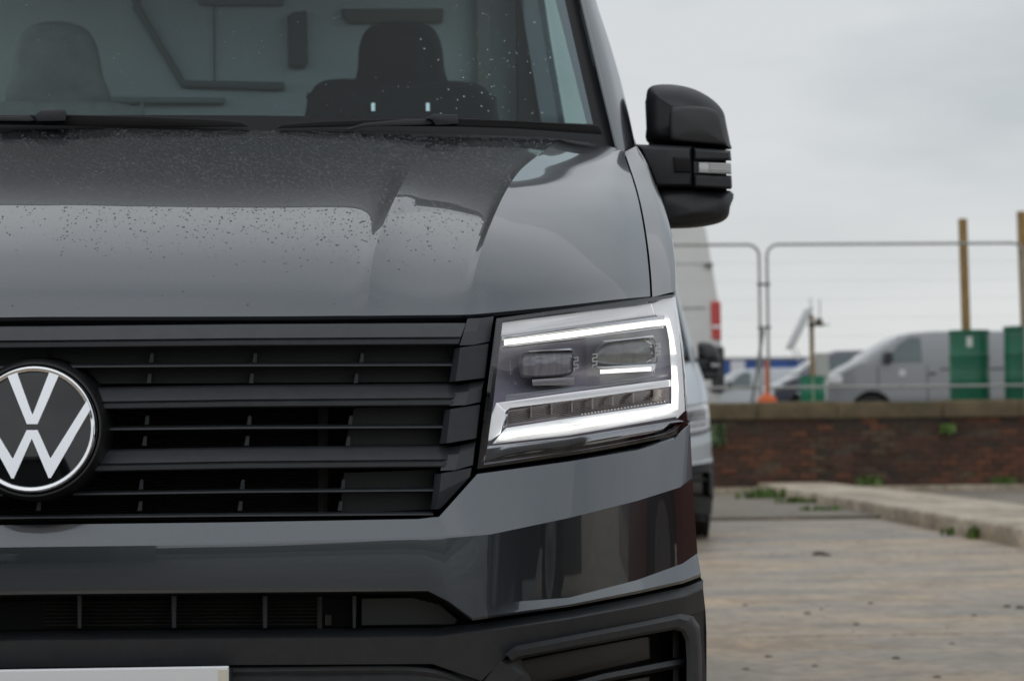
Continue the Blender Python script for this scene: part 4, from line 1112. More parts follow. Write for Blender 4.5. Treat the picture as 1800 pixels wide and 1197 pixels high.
pillow(mb, [(1219, 306), (1286, 309), (1287, 330), (1284, 333), (1219, 330)], 1.165, 1.32, 5, P, 4, 1, depth=0.02, smooth=False)
pillow(mb, [(1219, 283), (1228, 283), (1228, 306), (1219, 306)], 1.172, 1.32, 2, P, 3, 1, smooth=False)
mb.build('mirror_band', PLASTIC, mir, ang=30)
mb = MB(); pillow(mb, [(1228, 285), (1285, 287), (1286, 307), (1228, 304)], 1.172, 1.30, 2, P, 3, 1, smooth=False)
ind = mb.build('mirror_indicator', pm('indicator_clear', (0.62, 0.62, 0.62), 0.2, 0.3, 0.6), mir, ang=30)
mb = MB()
for k in range(4):
    y = 289 + k * 4.2
    pillow(mb, [(1248, y), (1285, y + 0.6), (1285, y + 2.0), (1248, y + 1.4)], 1.170, 1.176, 0.5, P, 2, 1, smooth=False)
pillow(mb, [(1246, 286), (1248, 286), (1248, 305), (1246, 305)], 1.170, 1.176, 0.5, P, 2, 1, smooth=False)
mb.build('indicator_rib', pm('indicator_line', (0.48, 0.48, 0.48), 0.3), ind)
mb = MB()
pillow(mb, [(1148, 330), (1200, 331), (1284, 336), (1283, 365), (1279, 382), (1262, 393), (1225, 400), (1185, 402), (1166, 400), (1158, 380)], 1.185, 1.33, 16, P, 6, 4, depth=0.035, dome=0.008)
mb.build('mirror_lower_cap', PLASTIC, mir, ang=60)
mb = MB(); pillow(mb, [(1134, 180), (1139, 160), (1150, 152), (1260, 190), (1276, 262), (1137, 250)], 1.335, 1.352, 3, P, 3, 1, smooth=False); mb.build('mirror_frame', pm('mirror_rim_grey', (0.09, 0.09, 0.085), 0.4), mir, ang=30)
mirror_tree(mir, van)

# ---- wheels
def wheel(cx, cy, rz, parent, wd=0.225):
    mb = MB(); Rr = 0.345; ri_ = 0.215
    prof = [(ri_, -wd / 2 + 0.02), (0.27, -wd / 2), (0.32, -wd / 2 + 0.01), (Rr - 0.006, -wd / 2 + 0.03), (Rr, -wd / 2 + 0.055), (Rr, -0.055), (Rr - 0.008, -0.052), (Rr - 0.008, -0.044), (Rr, -0.041), (Rr, 0.041), (Rr - 0.008, 0.044),
            (Rr - 0.008, 0.052), (Rr, 0.055), (Rr, wd / 2 - 0.055), (Rr - 0.006, wd / 2 - 0.03), (0.32, wd / 2 - 0.01), (0.27, wd / 2), (ri_, wd / 2 - 0.02)]
    mb.lathe(prof, (0, 0, 0), 'x', 56, False)
    # tread blocks on the shoulder
    for k in range(56):
        a = 6.28318 * k / 56
        for sx_ in (-1, 1):
            c, s_ = math.cos(a), math.sin(a); c2, s2 = math.cos(a + 0.07), math.sin(a + 0.07)
            x0, x1 = sorted((sx_ * (wd / 2 - 0.012), sx_ * (wd / 2 - 0.06)))
            r0, r1 = Rr - 0.02, Rr + 0.004
            mb.add([(x0, r0 * c, r0 * s_), (x1, r0 * c, r0 * s_), (x1, r0 * c2, r0 * s2), (x0, r0 * c2, r0 * s2), (x0, r1 * c, r1 * s_), (x1, r1 * c, r1 * s_), (x1, r1 * c2, r1 * s2), (x0, r1 * c2, r1 * s2)],
                   [(4, 5, 6, 7), (0, 1, 5, 4), (1, 2, 6, 5), (2, 3, 7, 6), (3, 0, 4, 7)])
    T = Matrix.Translation((cx, cy, Rr)) @ Matrix.Rotation(rz, 4, 'Z')
    mb.v = [tuple(T @ Vector(v)) for v in mb.v]
    o = mb.build('wheel', RUBBER, parent, ang=30, merge=0)
    mb = MB(); mb.lathe([(0.02, 0.055), (0.06, 0.06), (0.08, 0.035), (0.18, 0.02), (0.205, 0.07), (0.216, 0.09), (0.216, -0.09)], (0, 0, 0), 'x', 32, True)
    mb.v = [tuple(T @ Vector(v if cx > 0 else (-v[0], v[1], v[2]))) for v in mb.v]
    mb.build('rim', pm('wheel_silver', (0.35, 0.35, 0.36), 0.35, 0.8), o, ang=30)
    return o
wheel(0.900, 1.02, R(-7), van); wheel(-0.900, 1.02, R(-7), van); wheel(0.86, 4.66, 0, van); wheel(-0.86, 4.66, 0, van)

# ---- rain drops standing on the bonnet and screen
rnd = random.Random(11)
def add_drop(mb, p, n, r, hgt, el=1.0, n_s=6):
    n = Vector(n).normalized(); a = n.orthogonal().normalized(); b = n.cross(a)
    d = Vector((0, 0, -1)); d = d - n * d.dot(n)
    if d.length > 0.1: a = d.normalized(); b = n.cross(a)
    rg = []
    ph = rnd.random()
    for (k, h) in ((1.0, -0.15), (0.86, 0.45), (0.5, 0.86)):
        rg.append([p + a * math.cos(6.2832 * (q + ph) / n_s) * r * k * el + b * math.sin(6.2832 * (q + ph) / n_s) * r * k + n * hgt * h for q in range(n_s)])
    mb.rings(rg, True, False); o = len(mb.v); base = o - n_s
    mb.v.append(tuple(p + n * hgt)); mb.f += [(base + q, base + (q + 1) % n_s, o) for q in range(n_s)]
drops = MB()
tot = 0
for gi, (g, cnt) in enumerate(((HOODP[0], 11000), (HOODP[1], 2200))):
    ni, nj = len(g), len(g[0]); made = 0
    amax = max((Vector(g[i][j + 1]) - Vector(g[i][j])).cross(Vector(g[i + 1][j]) - Vector(g[i][j])).length for i in range(ni - 1) for j in range(nj - 1))
    while made < cnt:
        i = int(rnd.random() * (ni - 1)); j = rnd.randrange(nj - 1)
        a, b, c, d = Vector(g[i][j]), Vector(g[i][j + 1]), Vector(g[i + 1][j + 1]), Vector(g[i + 1][j])
        fr_ = i / ni
        if rnd.random() > (b - a).cross(d - a).length / amax: continue
        if rnd.random() > min(1.0, max(0.02, (fr_ - 0.16) * 2.2)): continue
        u, v_ = rnd.random(), rnd.random()
        p = (a * (1 - u) + b * u) * (1 - v_) + (d * (1 - u) + c * u) * v_
        n = (b - a).cross(d - a)
        if n.z < 0: n = -n
        r = 0.0006 + 0.0013 * rnd.random() ** 3
        sg = -1 if (gi == 0 and rnd.random() < 0.25 and p.x < 0.35) else 1
        if sg < 0: p.x = -p.x; n.x = -n.x
        add_drop(drops, p, n, r, r * 0.62, rnd.uniform(0.9, 1.4), 6 if r > 0.0017 else 5); made += 1
dr = drops.build('rain_drop', WATER, van, merge=0, ang=80, recalc=False); dr['kind'] = 'stuff'
drops = MB()
def scr_pix(px, py):
    """point of the windscreen under a photo pixel"""
    d = (M3 @ Vector((px - CXP, -(py - CYP), -FPX)))
    best = None; lo, hi = 0.02, 0.9
    for _ in range(40):
        t = (lo + hi) / 2
        q = scr(0.3, t)
        Y = q.y
        for __ in range(6):
            p = P(px, py, Y); s_ = scr(p.x, t); Y = s_.y
        if s_.z > p.z: hi = t
        else: lo = t
    return P(px, py, Y), t
for _ in range(105):
    px = min(1010, max(640, rnd.gauss(890, 70))); py = rnd.uniform(5, 205)
    if rnd.random() > 0.35 + py / 300: continue
    p, t = scr_pix(px, py)
    n = Vector((0.12, -0.75, 0.6))
    r = 0.0009 + 0.0013 * rnd.random() ** 2
    add_drop(drops, p, n, r, r * 0.6, 1.1, 7)
for _ in range(160):
    px = rnd.uniform(0, 900); py = rnd.uniform(0, 195)
    p, t = scr_pix(px, py); r = rnd.uniform(0.0005, 0.0010)
    add_drop(drops, p, Vector((0.1, -0.75, 0.6)), r, r * 0.6, 1.1, 5)
dr = drops.build('rain_drop', WATER, van, merge=0, ang=80, recalc=False); dr['kind'] = 'stuff'

# ================================================================== SECOND VAN BEHIND
BLUEP = pm('pale_blue_paint', (0.44, 0.475, 0.51), 0.35, 0.25, 0.9)
bv = copy_tree(van, swap={'grey_metallic_paint': BLUEP, 'led_light_guide': pm('lamp_trim_unlit', (0.6, 0.61, 0.63), 0.3)}, skip=('rain_drop',))
bv.location = (1.80, 1.0 + 12.45, 0.0)
for k in ('label', 'category', 'group'): 
    if k in bv: del bv[k]
tag(bv, 'pale blue van parked behind the dark grey van in front of the brick wall', 'van')

# ================================================================== BACKGROUND VEHICLES
GLASSD = pm('vehicle_glass', (0.05, 0.075, 0.08), 0.05, coat=0.6)
GLASST = pm('vehicle_glass_pale', (0.09, 0.125, 0.13), 0.06, coat=0.6)
def lerp_prof(prof, x):
    for (x0, z0), (x1, z1) in zip(prof, prof[1:]):
        if x0 <= x <= x1: return z0 + (z1 - z0) * (x - x0) / max(1e-6, x1 - x0)
    return prof[-1][1] if x > prof[-1][0] else prof[0][1]
def vehicle(name, label, cat, loc, rz, L_, W, topp, belt, wheels, wr, paint, windows, screen, extras=(), zb=0.22, roofz=None, tumble=0.2, group=None):
    """side profile topp [(x, z)] nose at x=0; returns the thing. built in local space"""
    e = empty(name, (0, 0, 0)); roofz = roofz or max(z for _, z in topp)
    hw = W / 2
    xs = set(x for x, _ in topp)
    for wx in wheels:
        for k in range(13): xs.add(wx + (wr + 0.06) * math.cos(math.pi * k / 12))
    for k in range(int(L_ / 0.25)): xs.add(0.05 + k * 0.25)
    xs = sorted(x for x in xs if 0 <= x <= L_)
    def zlow(x):
        z = zb
        for wx in wheels:
            d = abs(x - wx); r = wr + 0.06
            if d < r: z = max(z, wr + math.sqrt(r * r - d * d))
        return z
    def wid(x):          # plan taper at nose and tail
        t = min(1, x / 0.6); t2 = min(1, (L_ - x) / 0.25)
        return hw * (0.82 + 0.18 * math.sin(t * math.pi / 2)) * (0.93 + 0.07 * math.sin(t2 * math.pi / 2))
    def wz(x, z):
        w0 = wid(x)
        if z <= belt: return w0
        return w0 * (1 - tumble * ((z - belt) / max(0.1, roofz - belt)) ** 1.2)
    rows = []
    for x in xs:
        zt = lerp_prof(topp, x); zl = min(zlow(x), zt - 0.12); bz = min(belt, zt - 0.08)
        wtop = wz(x, zt)
        sec = [(wid(x) * 0.95, zl), (wid(x), min(bz - 0.02, max(zl + 0.02, zb + 0.25))), (wid(x), max(min(bz - 0.01, 0.62), zl + 0.03)), (wid(x), bz), (wz(x, (bz + zt) / 2), (bz + zt) / 2), (wtop, zt - 0.05), (wtop - 0.06, zt - 0.012), (wtop * 0.5, zt + 0.008), (0, zt + 0.012)]
        rows.append([(x, w_, z) for w_, z in sec] + [(x, -w_, z) for w_, z in reversed(sec[:-1])])
    mb = MB(); mb.grid(rows)
    n = len(rows[0]); mb.f.append(tuple(range(n))); mb.f.append(tuple(len(mb.v) - n + k for k in range(n)))
    mb.build('body', paint, e, ang=40)
    for (side_win) in windows:
        poly, mat, nm = side_win
        for s in (1, -1):
            mb = MB(); pts = [(x, s * (wz(x, z) + 0.006), z) for x, z in poly]
            mb.rings([[(x, y - s * 0.02, z) for x, y, z in pts], pts]); mb.build(nm, mat, e, smooth=False)
    if screen:
        (x0, z0), (x1, z1) = screen
        dx, dz = -(z1 - z0), (x1 - x0); l_ = math.hypot(dx, dz); dx, dz = dx / l_ * 0.012, dz / l_ * 0.012
        w0, w1 = wz(x0, z0) - 0.10, wz(x1, z1) - 0.10
        mb = MB(); mb.rings([[(x0 + dx * 0, -w0, z0), (x0, w0, z0), (x1, w1, z1), (x1, -w1, z1)], [(x0 + dx, -w0, z0 + dz + 0.012), (x0 + dx, w0, z0 + dz + 0.012), (x1 + dx, w1, z1 + dz + 0.012), (x1 + dx, -w1, z1 + dz + 0.012)]])
        mb.build('windscreen', GLASSD, e, smooth=False)
    for wx in wheels:
        for s in (1, -1):
            mb = MB(); y = s * (hw - 0.11); mb.lathe([(wr * 0.6, -0.10), (wr * 0.95, -0.105), (wr, -0.07), (wr, 0.07), (wr * 0.95, 0.105), (wr * 0.6, 0.10)], (wx, y, wr), 'y', 28, True)
            o = mb.build('wheel', RUBBER, e, ang=40)
            mb = MB(); mb.lathe([(wr * 0.62, s * 0.09), (wr * 0.6, s * 0.112), (wr * 0.25, s * 0.10), (wr * 0.1, s * 0.118)], (wx, y, wr), 'y', 20, True); mb.build('rim', pm('wheel_silver', (0.35, 0.35, 0.36), 0.35, 0.8), o, ang=40)
    for (nm, mat, boxes) in extras:
        for b in boxes:
            mb = MB()
            x0, x1, y0, y1, z0, z1 = b
            ring = lambda i, z: [(x0 + i, y0 + i, z), (x1 - i, y0 + i, z), (x1 - i, y1 - i, z), (x0 + i, y1 - i, z)]
            i = min(0.02, (x1 - x0) * 0.3, (y1 - y0) * 0.3, (z1 - z0) * 0.3)
            mb.rings([ring(i, z0), ring(0, z0 + i), ring(0, z1 - i), ring(i, z1)])
            mb.build(nm, mat, e, smooth=False)
    e.location = loc; e.rotation_euler = (0, 0, rz)
    tag(e, label, cat, group); return e

GREYV = pm('grey_van_paint', (0.245, 0.25, 0.262), 0.4, 0.35, 0.8)
def depthX(px, D): return P(px, 700, D - 3.0).x
# grey van parked broadside on the lower yard
tp = [(0.0, 0.60), (0.03, 0.98), (0.12, 1.08), (0.5, 1.30), (0.77, 1.43), (1.15, 1.68), (1.5, 1.87), (1.75, 1.93), (2.2, 1.96), (4.6, 1.95), (4.85, 1.90), (4.92, 1.5), (4.95, 0.6)]
gvan = vehicle('grey_van', 'plain grey van parked broadside behind the green drums', 'van', (depthX(1454, 42.3), 40.2, 0.735), 0, 4.95, 1.94, tp, 1.28, (0.86, 3.9), 0.36, GREYV,
        [([(1.13, 1.34), (1.86, 1.34), (1.86, 1.82), (1.66, 1.84), (1.42, 1.70)], GLASST, 'window')], ((0.86, 1.47), (1.48, 1.84)),
        [('wing_mirror', PLASTIC, [(1.10, 1.24, -1.15, -0.92, 1.33, 1.54), (1.10, 1.24, 0.92, 1.15, 1.33, 1.54)]), ('headlight', pm('vehicle_lamp', (0.75, 0.76, 0.78), 0.15, 0.3, 0.5), [(0.02, 0.30, -0.925, -0.62, 0.94, 1.10), (0.02, 0.30, 0.62, 0.925, 0.94, 1.10)]),
         ('door_handle', PLASTIC, [(1.98, 2.12, -0.995, -0.965, 1.10, 1.14), (1.98, 2.12, 0.965, 0.995, 1.10, 1.14)]), ('bumper', PLASTIC, [(-0.03, 0.12, -0.84, 0.84, 0.30, 0.58)]), ('door_badge', pm('badge_white', (0.7, 0.7, 0.7), 0.5), [(1.40, 1.52, -0.978, -0.966, 1.08, 1.20)]),
         ('door_seam', DARK, [(1.945, 1.96, -0.975, -0.96, 0.45, 1.27), (3.15, 3.165, -0.975, -0.96, 0.45, 1.27), (0.98, 0.995, -0.975, -0.95, 0.75, 1.27)]), ('side_rail', PLASTIC, [(2.2, 4.7, -0.985, -0.966, 1.19, 1.22), (2.2, 4.7, 0.966, 0.985, 1.19, 1.22)])])
# tall white van, tail to the right
tpg = tp
tp = [(0.0, 0.6), (0.05, 1.0), (0.5, 1.25), (0.95, 1.4), (1.7, 2.2), (2.0, 2.75), (2.6, 3.2), (5.80, 3.22), (5.93, 3.1), (6.11, 1.95), (6.15, 1.55), (6.16, 0.5)]
WHITEP = pm('white_van_paint', (0.70, 0.69, 0.67), 0.4, coat=0.6, var=(1.2, 0.05))
xr = depthX(1270, 35.2)
wvan = vehicle('white_van', 'tall white high roofed van with red tail light behind the fence', 'van', (xr - 6.15, 33.2, 1.0), 0, 6.15, 2.0, tp, 1.3, (1.05, 4.85), 0.36, WHITEP,
        [([(1.5, 1.45), (2.3, 1.45), (2.3, 2.05), (1.95, 2.05), (1.55, 1.65)], GLASSD, 'window')], ((1.0, 1.45), (1.65, 2.12)),
        [('tail_light', REDLAMP, [(5.99, 6.145, -0.985, -0.80, 1.25, 1.87), (5.99, 6.145, 0.80, 0.985, 1.25, 1.87)]), ('reversing_lamp', PLATEW, [(6.0, 6.15, -0.99, -0.81, 1.42, 1.50)]), ('rear_bumper', PLASTIC, [(5.86, 6.19, -0.985, 0.985, 0.40, 1.14)]),
         ('side_rail', PLASTIC, [(2.5, 5.95, -1.012, -0.992, 0.72, 0.86)]), ('roof_seam', pm('seam_grey', (0.40, 0.40, 0.40), 0.6), [(2.4, 5.9, -1.003, -0.99, 1.76, 1.785), (2.4, 5.9, -0.94, -0.91, 2.47, 2.49)]),
         ('hinge', pm('hinge_grey', (0.25, 0.25, 0.25), 0.5), [(5.90, 6.03, -1.0, -0.93, 2.42, 2.50)]), ('fuel_cap', DARK, [(5.10, 5.18, -1.006, -0.99, 1.90, 1.98)])], tumble=0.12)
# silver car and dark car beyond the wall
CARW = [([(1.28, 0.93), (2.25, 0.95), (2.25, 1.32), (1.95, 1.34), (1.62, 1.20)], GLASST, 'window'), ([(2.32, 0.95), (3.2, 0.97), (3.1, 1.20), (2.8, 1.31), (2.32, 1.33)], GLASST, 'window')]
tpc = [(0.0, 0.45), (0.04, 0.68), (0.2, 0.78), (0.7, 0.88), (1.1, 0.96), (1.6, 1.26), (1.95, 1.42), (2.5, 1.47), (3.1, 1.38), (3.6, 1.15), (4.0, 1.02), (4.2, 0.95), (4.25, 0.45)]
LMP = MATS['vehicle_lamp']
CEX = [('headlight', LMP, [(0.02, 0.32, -0.80, -0.52, 0.60, 0.74), (0.02, 0.32, 0.52, 0.80, 0.60, 0.74)]), ('wing_mirror', PLASTIC, [(1.26, 1.38, -1.02, -0.84, 0.93, 1.06), (1.26, 1.38, 0.84, 1.02, 0.93, 1.06)])]
SILV = pm('silver_car_paint', (0.42, 0.44, 0.46), 0.35, 0.5, 0.8); NAVY = pm('navy_car_paint', (0.055, 0.058, 0.085), 0.3, 0.3, 1.0); BLACKC = pm('black_car_paint', (0.02, 0.02, 0.024), 0.25, 0.2, 1.0)
D = 66; vehicle('silver_van', 'silver grey van far behind the orange marker post', 'van', (depthX(1214, D), D - 2.0, 0.72), 0, 4.95, 1.94, tpg, 1.28, (0.86, 3.9), 0.34, SILV,
        [([(1.13, 1.34), (1.86, 1.34), (1.86, 1.82), (1.66, 1.84), (1.42, 1.70)], GLASST, 'window')], ((0.86, 1.47), (1.48, 1.84)),
        [('wing_mirror', PLASTIC, [(1.10, 1.24, -1.15, -0.92, 1.33, 1.54)]), ('headlight', LMP, [(0.02, 0.30, -0.925, -0.62, 0.94, 1.10), (0.02, 0.30, 0.62, 0.925, 0.94, 1.10)])])
tpn = [(0.0, 0.45), (0.04, 0.68), (0.15, 0.80), (0.55, 0.98), (1.05, 1.36), (1.4, 1.50), (2.6, 1.52), (3.3, 1.40), (3.8, 1.0), (3.9, 0.45)]
D = 46; vehicle('navy_car', 'dark navy car with its bonnet behind the small green tub', 'car', (depthX(1362, D), D - 2.0, 0.97), 0, 3.9, 1.75, tpn, 0.95, (0.72, 3.1), 0.31, NAVY,
        [([(0.85, 0.98), (2.2, 0.98), (2.2, 1.40), (1.5, 1.40), (1.2, 1.28)], GLASST, 'window')], ((0.60, 1.03), (1.05, 1.35)), [('headlight', LMP, [(0.05, 0.30, -0.80, -0.55, 0.68, 0.79), (0.05, 0.30, 0.55, 0.80, 0.68, 0.79)])])
tpb = [(0.0, 0.5), (0.05, 0.8), (0.2, 0.9), (1.0, 1.05), (1.6, 1.5), (1.9, 1.68), (3.6, 1.72), (3.95, 1.60), (4.15, 1.1), (4.25, 0.5)]
D = 48.5; vehicle('black_car', 'black tall car with its tail showing above the nose of the grey van', 'car', (depthX(1443, D) + 4.25, D - 2.0, 0.75), R(180), 4.25, 1.85, tpb, 1.06, (0.82, 3.35), 0.34, BLACKC,
        [([(1.7, 1.1), (3.7, 1.1), (3.6, 1.55), (2.0, 1.55)], GLASST, 'window')], ((1.08, 1.12), (1.6, 1.5)), [])

# ------------------------------------------------------------------ warehouse far behind
D = 112; wh = empty('warehouse', (depthX(1240, D), D - 3, 0.6)); tag(wh, 'long low warehouse with blue ribbed cladding on the horizon', 'building')
x0, x1 = depthX(1150, D), depthX(1432, D); zt, zm = 4.42, 3.25
mb = MB(); mb.box(x0, x1, D - 3, D + 15, 0.4, zm); mb.build('wall', pm('warehouse_grey', (0.30, 0.30, 0.30), 0.7), wh, smooth=False)
BLUEC = pm('blue_cladding', (0.035, 0.10, 0.36), 0.45, var=(0.6, 0.15))
x = x0; i = 0
while x < x1 - 0.1:
    mb = MB(); mb.box(x + 0.02, min(x + 0.98, x1), D - 3.12 + (0.03 if i % 2 else 0), D - 2.9, zm - 0.1, zt); mb.build('cladding_panel', BLUEC, wh, smooth=False); x += 1.0; i += 1
mb = MB(); mb.box(x0 - 0.1, x1 + 0.1, D - 3.2, D + 15.2, zt, zt + 0.12); mb.build('roof', pm('warehouse_roof', (0.32, 0.33, 0.34), 0.6), wh, smooth=False)
sx0, sx1 = depthX(1284, D), depthX(1309, D)
mb = MB(); mb.box(sx0, sx1, D - 3.25, D - 3.14, 3.3, zt - 0.05); mb.build('sign_board', pm('sign_white', (0.72, 0.72, 0.76), 0.5), wh, smooth=False)

# ------------------------------------------------------------------ fence panels
FY = 27.2
def fence_panel(xa, xb_, label):
    e = empty('mesh_fence', ((xa + xb_) / 2, FY, 1.08)); tag(e, label, 'fence', 'temporary mesh fence panels on the wall')
    zt = P(1500, 429, FY).z; zb_ = P(1500, 680, FY).z; r = 0.021; cr_ = 0.16
    pts = [(xa, FY, 1.09)] + [(xa, FY, zt - cr_)] + [(xa + cr_ - cr_ * math.cos(a), FY, zt - cr_ + cr_ * math.sin(a)) for a in [math.pi / 2 * k / 6 for k in range(1, 7)]]
    pts += [(xb_ - cr_ + cr_ * math.sin(a), FY, zt - cr_ + cr_ * math.cos(a)) for a in [math.pi / 2 * k / 6 for k in range(0, 7)]] + [(xb_, FY, 1.09)]
    mb = MB(); mb.tube(pts, r, 10); mb.build('frame', STEEL, e, ang=60)
    mb = MB(); mb.tube([(xa, FY, zb_), (xb_, FY, zb_)], r, 10); mb.build('bottom_rail', STEEL, e, ang=60)
    mb = MB(); n = int((zt - zb_) / 0.255)
    for k in range(1, n + 1): mb.tube([(xa, FY - 0.002, zt - k * 0.255), (xb_, FY - 0.002, zt - k * 0.255)], 0.0011, 4)
    for k in range(1, 44): mb.tube([(xa + (xb_ - xa) * k / 44, FY, zb_), (xa + (xb_ - xa) * k / 44, FY, zt)], 0.0003, 3)
    o = mb.build('mesh', STEEL, e, ang=60, merge=0); o['kind'] = 'stuff'
    return e
xL, xR = P(1336, 560, FY).x, P(1347, 560, FY).x
fence_panel(xL - 3.5, xL, 'left galvanised mesh fence panel in front of the white van')
fence_panel(xR + 0.02, xR + 3.62, 'right galvanised mesh fence panel in front of the green drums')
for (py, nm, lab) in ((500, 'fence_clamp', 'upper small steel clamp joining the two fence panels'), (576, 'fence_clamp', 'lower dark steel clamp joining the two fence panels')):
    z = P(1341, py, FY).z; mb = MB()
    mb.tube([(xL - 0.035, FY - 0.03, z), (xR + 0.055, FY - 0.03, z)], 0.016, 8); mb.box(xL - 0.03, xL + 0.03, FY - 0.04, FY + 0.03, z - 0.02, z + 0.02); mb.box(xR - 0.01, xR + 0.05, FY - 0.04, FY + 0.03, z - 0.02, z + 0.02)
    tag(mb.build(nm, pm('clamp_steel', (0.16, 0.17, 0.17), 0.5, 0.5), smooth=False), lab, 'clamp', 'clamps on the fence')
a, b = P(1341, 580, FY), P(1318, 708, FY); mb = MB(); mb.tube([(a.x, FY - 0.04, a.z), ((a.x + b.x) / 2 + 0.01, FY - 0.06, (a.z + b.z) / 2), (b.x, FY - 0.10, 1.08)], 0.022, 8)
tag(mb.build('fence_brace', pm('brace_grey', (0.20, 0.20, 0.185), 0.6, 0.3), ang=60), 'slanting grey brace leaning against the fence joint', 'brace')
# orange marker post and foot
o_x = P(1344, 690, FY - 0.15).x
ORG = pm('orange_plastic', (0.70, 0.13, 0.025), 0.5, var=(8, 0.15))
e = empty('marker_post', (o_x, FY - 0.35, 1.08)); tag(e, 'orange post on an orange round foot below the fence joint', 'post')
mb = MB(); mb.tube([(o_x, FY - 0.35, 1.1), (o_x, FY - 0.35, P(1344, 634, FY - 0.35).z)], [0.032, 0.030], 10); mb.build('post', pm('orange_faded', (0.52, 0.15, 0.07), 0.6), e, ang=60)
mb = MB(); mb.lathe([(0.135, -0.02), (0.135, 0.10), (0.115, 0.15), (0.05, 0.18), (0.04, 0.20)], (o_x, FY - 0.35, 1.09), 'z', 24); mb.build('foot', ORG, e, ang=40)

# ------------------------------------------------------------------ green drums with timber posts
GREEN = pm('green_drum_plastic', (0.010, 0.135, 0.075), 0.42, var=(2.5, 0.15))
TIMB = pm('timber_post', (0.32, 0.20, 0.075), 0.75, var=(5, 0.3), stretch=(8, 8, 0.8))
def drum(px, py_top, wpx, D, post_top, lean, label, plabel, sticker):
    Y = D - 3; c = P(px, py_top, Y); r = wpx / 2 * D / FPX; z0 = 1.07; h = c.z - z0
    e = empty('drum', (c.x, Y, z0)); tag(e, label, 'drum', 'green drums on the wall ground')
    mb = MB(); mb.lathe([(r * 0.95, 0), (r, 0.03), (r, h * 0.33), (r * 1.015, h * 0.345), (r * 1.015, h * 0.375), (r, h * 0.39), (r, h * 0.64), (r * 1.015, h * 0.655), (r * 1.015, h * 0.685), (r, h * 0.70), (r * 0.99, h * 0.95), (r * 1.03, h * 0.96), (r * 1.03, h), (r * 0.9, h), (r * 0.88, h - 0.04)], (c.x, Y, z0), 'z', 36)
    mb.build('shell', GREEN, e, ang=35)
    if sticker:
        s = MB(); aa = [-1.95, -1.85, -1.75, -1.66]
        s.grid([[(c.x + (r * 1.004) * math.cos(a), Y + r * 1.004 * math.sin(a), z0 + h * 0.78) for a in aa], [(c.x + r * 1.004 * math.cos(a), Y + r * 1.004 * math.sin(a), z0 + h * 0.91) for a in aa]])
        s.build('sticker', pm('sticker_white', (0.62, 0.66, 0.64), 0.5), e)
    t = P(post_top[0], post_top[1], Y); b = Vector((P(post_top[2], py_top, Y).x, Y, c.z - 0.5)); w_ = 0.052
    p = empty('timber_post', (b.x, Y, b.z)); tag(p, plabel, 'post', 'timber posts in the drums')
    m2 = MB(); m2.rings([[(b.x - w_, Y - w_, b.z), (b.x + w_, Y - w_, b.z), (b.x + w_, Y + w_, b.z), (b.x - w_, Y + w_, b.z)], [(t.x - w_, Y - w_, t.z), (t.x + w_, Y - w_, t.z), (t.x + w_, Y + w_, t.z), (t.x - w_, Y + w_, t.z)]])
    m2.build('shaft', TIMB, p, smooth=False)
drum(1703, 581, 71, 31.0, (1692, 385, 1699), 0, 'green plastic drum with a white sticker standing left of the other large drum', 'square timber post standing in the stickered green drum', True)
drum(1800, 574, 72, 30.6, (1795, 372, 1803), 0, 'green plastic drum cut by the right edge of the picture', 'square timber post in the drum at the right edge', False)
# small tub with a post carrying equipment
Y = 31.0; c = P(1428, 661, Y)
e = empty('planter_tub', (c.x, Y, 1.07)); tag(e, 'small green tub holding the equipment post left of the grey van', 'tub')
r = 22.5 * 34 / FPX; h = c.z - 1.07
mb = MB(); mb.lathe([(r * 0.95, 0), (r, 0.02), (r, h * 0.5), (r * 1.02, h * 0.52), (r, h * 0.55), (r, h * 0.93), (r * 1.04, h * 0.95), (r * 1.04, h), (r * 0.9, h)], (c.x, Y, 1.07), 'z', 30); mb.build('shell', pm('green_tub', (0.02, 0.20, 0.11), 0.4, var=(3, 0.15)), e, ang=35)
mb = MB(); mb.box(c.x - 0.04, c.x - 0.015, Y - r - 0.004, Y - r + 0.006, 1.1, c.z - 0.02); mb.build('stripe', pm('stripe_pale', (0.30, 0.42, 0.25), 0.6), e, smooth=False)
e = empty('equipment_post', (c.x, Y, 1.5)); tag(e, 'thin wooden post with tilted solar panel, aerials and bracket in the small tub', 'post')
pt = P(1428, 553, Y)
mb = MB(); mb.rings([[(c.x + dx, Y + dy, c.z - 0.3) for dx, dy in ((-.03, -.03), (.03, -.03), (.03, .03), (-.03, .03))], [(c.x + dx, Y + dy, pt.z) for dx, dy in ((-.03, -.03), (.03, -.03), (.03, .03), (-.03, .03))]]); mb.build('shaft', TIMB, e, smooth=False)
a, b = P(1422, 543, Y - 0.1), P(1388, 612, Y - 0.1)
mb = MB(); d = (b - a).normalized(); n = Vector((d.z, 0, -d.x)) * 0.018
mb.rings([[a + n + Vector((0, -0.3, 0)), a + n + Vector((0, 0.3, 0)), b + n + Vector((0, 0.3, 0)), b + n + Vector((0, -0.3, 0))], [a - n + Vector((0, -0.3, 0)), a - n + Vector((0, 0.3, 0)), b - n + Vector((0, 0.3, 0)), b - n + Vector((0, -0.3, 0))]])
mb.build('solar_panel', pm('solar_frame', (0.55, 0.56, 0.57), 0.4, 0.4), e, smooth=False)
mb = MB(); mb.tube([P(1425, 524, Y), P(1425, 556, Y)], 0.012, 6); mb.tube([P(1441, 527, Y), P(1441, 572, Y)], 0.012, 6); mb.build('aerial', pm('aerial_white', (0.60, 0.60, 0.60), 0.5), e)
